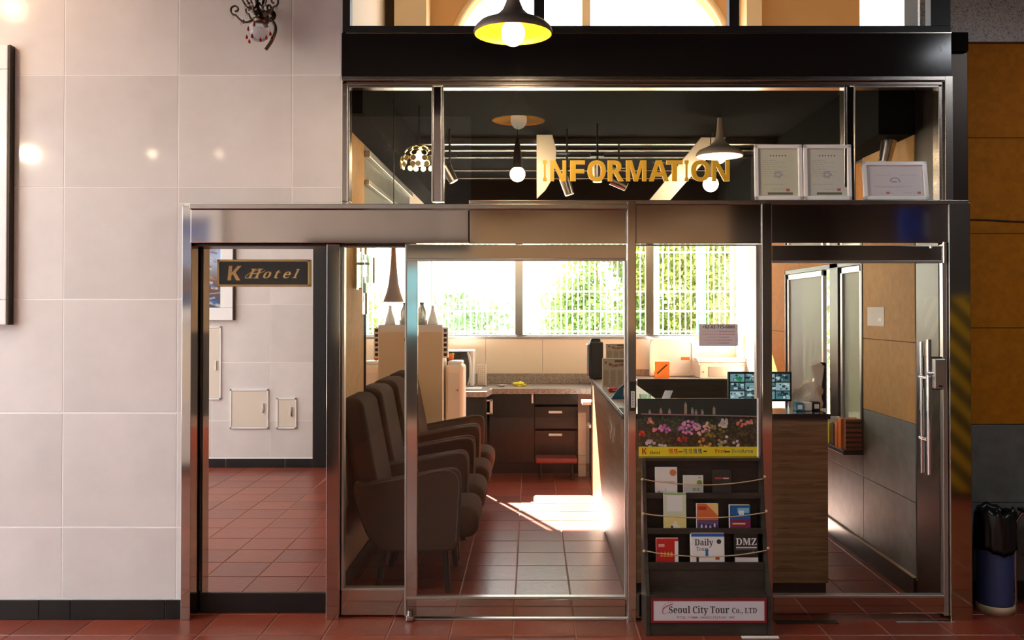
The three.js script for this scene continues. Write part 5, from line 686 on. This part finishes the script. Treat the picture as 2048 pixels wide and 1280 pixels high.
  const st = canvasTex(384, 170, (c, W, H) => { c.fillStyle = '#0c1214'; c.fillRect(0, 0, W, H); let s = 9; const q = () => { s = (s * 1103515245 + 12345) & 0x7fffffff; return s / 0x7fffffff; }; for (let i = 0; i < 4; i++) for (let j = 0; j < 3; j++) { const x = i * 96 + 3, y = j * 56 + 3; c.fillStyle = ['#7fb2b8', '#5c8e96', '#a8ccd0', '#48767e'][(i + j * 3) % 4]; c.fillRect(x, y, 90, 50); for (let k = 0; k < 10; k++) { c.fillStyle = ['#dcecee', '#20383c', '#9cc4c8', '#3a5a60'][k % 4]; c.fillRect(x + q() * 70, y + q() * 36, 6 + q() * 26, 4 + q() * 14); } } c.fillStyle = '#2c9c5c'; c.save(); c.translate(44, 16); c.rotate(0.5); c.fillRect(0, 0, 40, 22); c.restore(); });
  mesh(mo, 'screen', new THREE.PlaneGeometry(mw - 0.018, mh - 0.018).translate(0, y0 + mh / 2, 0.0012), std({ color: 0x111111, emissive: 0xffffff, emissiveMap: st, emissiveIntensity: 0.55, roughness: 0.25 }), true);
  const rl = new THREE.RectAreaLight(C(170, 215, 225), 0.35, mw - 0.02, mh - 0.02); rl.position.set(0, y0 + mh / 2, 0.006); rl.rotation.y = Math.PI; mo.add(rl);
  // carrier bag and goods at the right of the counter
  const bg = thing('carrier_bag', 'crumpled white and navy carrier bag on the counter corner', 'bag', [PX(1620, 5.62), CT + 0.001, CZ - 5.62]);
  const gg = new THREE.IcosahedronGeometry(0.1, 4), pp = gg.attributes.position; for (let i = 0; i < pp.count; i++) { const x = pp.getX(i), y = pp.getY(i), z = pp.getZ(i), k = 1 + 0.1 * Math.sin(x * 40 + y * 26) + 0.09 * Math.sin(y * 55 - z * 34) + 0.05 * Math.sin(z * 80 + x * 60); pp.setXYZ(i, x * k * 0.95 - 0.02 + (y > 0 ? 0.25 * y : 0), (y > 0 ? y * k * 0.9 : Math.max(y * k, -0.075)) + 0.075, z * k * 0.6); } gg.computeVertexNormals(); mesh(bg, 'bag_body', gg, M.plasticBag);
  mesh(bg, 'bag_ear', slab([[-0.0, 0.08], [0.055, 0.1], [0.075, 0.25], [0.055, 0.27], [0.01, 0.255], [0.03, 0.18]], 0.03, 0.008).translate(0, 0, -0.02), M.plasticBag); mesh(bg, 'navy_side', slab([[0.02, 0.0], [0.1, 0.0], [0.1, 0.27], [0.062, 0.275], [0.085, 0.16]], 0.02, 0.004).translate(0, 0, -0.045), M.navy);
  const sill = 0.709; const items = [[-1.28, 0.2, 0.055, M.orangeBox, 'tall orange book at the near end of the window sill'], [-1.35, 0.165, 0.05, M.orangeBox, 'shorter orange book on the window sill'], [-1.43, 0.15, 0.06, M.brownItem, 'dark brown box on the window sill'], [-1.53, 0.14, 0.06, M.yellow, 'yellow book on the window sill behind the orange ones'], [-1.62, 0.17, 0.05, M.paper, 'white book on the window sill behind the orange ones']];
  items.forEach(([z, h, t, m, l]) => { const o = thing('sill_book', l, 'book', [XR - 0.06, sill, z], 0, 'books on the window sill'); mesh(o, 'cover', [B(-0.06, 0.06, 0, h, t / 2 - 0.003, t / 2, 0.001), B(-0.06, 0.06, 0, h, -t / 2, -t / 2 + 0.003, 0.001), B(-0.063, -0.058, 0, h, -t / 2, t / 2, 0.001)], m); mesh(o, 'pages', B(-0.056, 0.057, 0.003, h - 0.004, -t / 2 + 0.003, t / 2 - 0.003, 0), M.paper); });
  const stp = thing('sill_shelf', 'slatted brown box behind the orange books', 'box', [XR - 0.05, sill, -1.215]); mesh(stp, 'box', B(-0.06, 0.05, 0, 0.2, -0.02, 0.02, 0.002), std({ color: C(150, 92, 62), roughness: 0.6 })); for (let i = 0; i < 6; i++) mesh(stp, 'slat', B(-0.062, 0.052, 0.012 + i * 0.032, 0.026 + i * 0.032, 0.02, 0.024, 0.001), M.brownItem);
  const gd = [[1652, M.teal, 0.05, 'small green packet on the counter corner'], [1672, M.paper, 0.05, 'small white packet on the counter corner'], [1690, M.darkFrame, 0.05, 'small dark packet on the counter corner']];
  gd.forEach(([px, m, h, l], i) => { const o = thing('small_packet', l, 'packet', [1.64 + i * 0.055 - 0.06, CT + 0.001, -0.6 - i * 0.02]); mesh(o, 'packet', B(-0.022, 0.022, 0, h, -0.03, 0.03, 0.004), m); mesh(o, 'packet_label', B(-0.014, 0.014, 0.012, h - 0.012, 0.0298, 0.031, 0.0005), M.white); });
  const wn = thing('wall_notice', 'white sheet pinned on the tan wall behind the swing door', 'notice', [XR - 0.001, PY(652, 5.82), CZ - 5.82]); mesh(wn, 'sheet', B(-0.002, 0, 0, 0.12, -0.14, 0.14, 0.0005), M.paper); mesh(wn, 'print_mark', B(-0.003, -0.0018, 0.03, 0.05, 0.04, 0.1, 0.0004), M.offwhite);
}

/* ================= OUTDOORS BEHIND THE OFFICE ================= */
{
  const g = setting('ground_outside', 'sunlit ground outside the office window'); mesh(g, 'ground_slab', B(-16, 16, -0.4, -0.12, -30, -5.1, 0), M.soil); mesh(g, 'ground_slab', [B(-16, -6.36, -0.4, -0.12, -5.1, 14, 0), B(4.7, 12, -0.4, -0.12, -5.1, 14, 0), B(-6.36, -2.25, -0.4, -0.12, 4.7, 14, 0)], M.soil);
  const z = -7.4, f = thing('wire_fence', 'white barred fence with green posts outside the window', 'fence', [0, -0.12, z]);
  const bar = new THREE.BoxGeometry(0.014, 2.9, 0.014);
  for (let x = -2.6; x < 3.8; x += 0.075) shared(f, 'bar', bar, M.fence, x, 1.5, 0);
  for (const y of [1.45, 1.72, 1.98, 2.5, 2.93]) mesh(f, 'rail', B(-2.6, 3.8, y, y + 0.022, -0.014, 0.014, 0), M.fence);
  for (const px of [846, 1072, 1312, 1405]) mesh(f, 'post', B(PX(px, CZ - z) - 0.05, PX(px, CZ - z) + 0.05, 0, 3.0, -0.06, -0.015, 0.004), M.fencePost);
  { const hg = new THREE.PlaneGeometry(9, 8, 40, 24).rotateX(-Math.PI / 2), hp = hg.attributes.position; for (let i = 0; i < hp.count; i++) { const x = hp.getX(i) + 5.4, t = 0.5 - hp.getZ(i) / 8; hp.setXYZ(i, x, -0.12 + Math.min(1, Math.max(0, (x - 0.9) / 1.6)) * 3.6 * t + 0.25 * Math.sin(x * 2.1 + t * 5) * t, -11 - 7 * t); } hg.computeVertexNormals(); const hs = setting('hillside_outside', 'scrubby green hillside beyond the fence'); mesh(hs, 'slope', hg, std({ color: 0xffffff, map: tex(256, (u, v) => { const a = fbm(u, v, 24, 91, 4); return a > 0.52 ? [150, 156, 96] : a > 0.42 ? [112, 122, 74] : [168, 150, 110]; }, 0.5), roughness: 1 })); }
  const leafG = new THREE.BufferGeometry(); leafG.setAttribute('position', new THREE.Float32BufferAttribute([0, 0, 0, 0.022, 0.03, 0.006, 0, 0.075, 0, -0.022, 0.03, 0.006], 3)); leafG.setIndex([0, 1, 2, 0, 2, 3]); leafG.computeVertexNormals(); leafG.setAttribute('uv', new THREE.Float32BufferAttribute([0, 0, 1, 0, 1, 1, 0, 1], 2));
  function shrub(x, y, zz, rx, ry, rz, n, mat, label, trunk) {
    const o = thing('leafy_tree', label, 'tree', [x, -0.12, zz], 0, 'trees beyond the fence'); const im = new THREE.InstancedMesh(leafG, mat, n); im.name = 'foliage'; im.userData.kind = 'stuff'; const m4 = new THREE.Matrix4(), q = new THREE.Quaternion(), e = new THREE.Euler(), cl = [];
    for (let i = 0; i < 26; i++) { const a = rnd() * 6.28, b = Math.acos(rr(-1, 1)), r = Math.cbrt(rnd()); cl.push([r * Math.sin(b) * Math.cos(a) * rx, r * Math.cos(b) * ry, r * Math.sin(b) * Math.sin(a) * rz]); }
    for (let i = 0; i < n; i++) { const c = cl[i % 26], s = 0.33; e.set(rnd() * 6.3, rnd() * 6.3, rnd() * 6.3); q.setFromEuler(e); const k = rr(0.9, 1.7); m4.compose(new THREE.Vector3(c[0] + (rnd() + rnd() - 1) * s * rx, y + 0.12 + c[1] + (rnd() + rnd() - 1) * s * ry, c[2] + (rnd() + rnd() - 1) * s * rz), q, new THREE.Vector3(k, k, k)); im.setMatrixAt(i, m4); }
    im.castShadow = im.receiveShadow = true; o.add(im); const tr = [tube([[0, 0, 0], [0.05, y * 0.4, 0], [-0.03, y + 0.1, 0]], trunk, 16, 8)]; for (let i = 0; i < 6; i++) tr.push(tube([[0, y * 0.5, 0], [cl[i][0] * 0.5, y * 0.8 + cl[i][1] * 0.4, cl[i][2] * 0.5], [cl[i][0], y + cl[i][1], cl[i][2]]], trunk * 0.4, 10, 5)); mesh(o, 'trunk', tr, M.bark);
  }
  shrub(-0.7, 1.1, -9.2, 1.2, 0.85, 0.6, 2600, M.leaf[2], 'low green shrub beyond the fence left of the first window mullion', 0.05);
  shrub(1.1, 1.5, -9.3, 0.95, 1.35, 0.7, 7500, M.leaf[0], 'green leafy tree beyond the fence in the middle window', 0.06);
  shrub(2.4, 1.6, -9.6, 1.1, 1.55, 0.8, 10000, M.leaf[1], 'yellow green leafy tree beyond the fence behind the telephone notice', 0.07);
  shrub(3.9, 1.8, -10.2, 1.2, 1.7, 0.9, 5000, M.leaf[0], 'tall green tree at the right end of the fence', 0.08);
  shrub(1.8, 3.3, -10.4, 1.7, 0.9, 0.8, 7000, M.leaf[2], 'high dark green tree crown above the fence', 0.09);
  shrub(1.4, 4.6, -8.4, 0.7, 0.6, 0.5, 1500, M.leaf[1], 'yellowing tree crown outside the arched upper window', 0.05);
  const b = thing('neighbour_building', 'white rendered building beyond the fence', 'building', [-1.8, -0.12, -14]); mesh(b, 'wall', B(-3.5, 2.6, 0, 2.1, -2, 0, 0.01), M.render); mesh(b, 'roof_edge', B(-3.6, 2.7, 2.1, 2.2, -2, 0.1, 0.01), M.offwhite);
}
renderer.render(scene, camera);
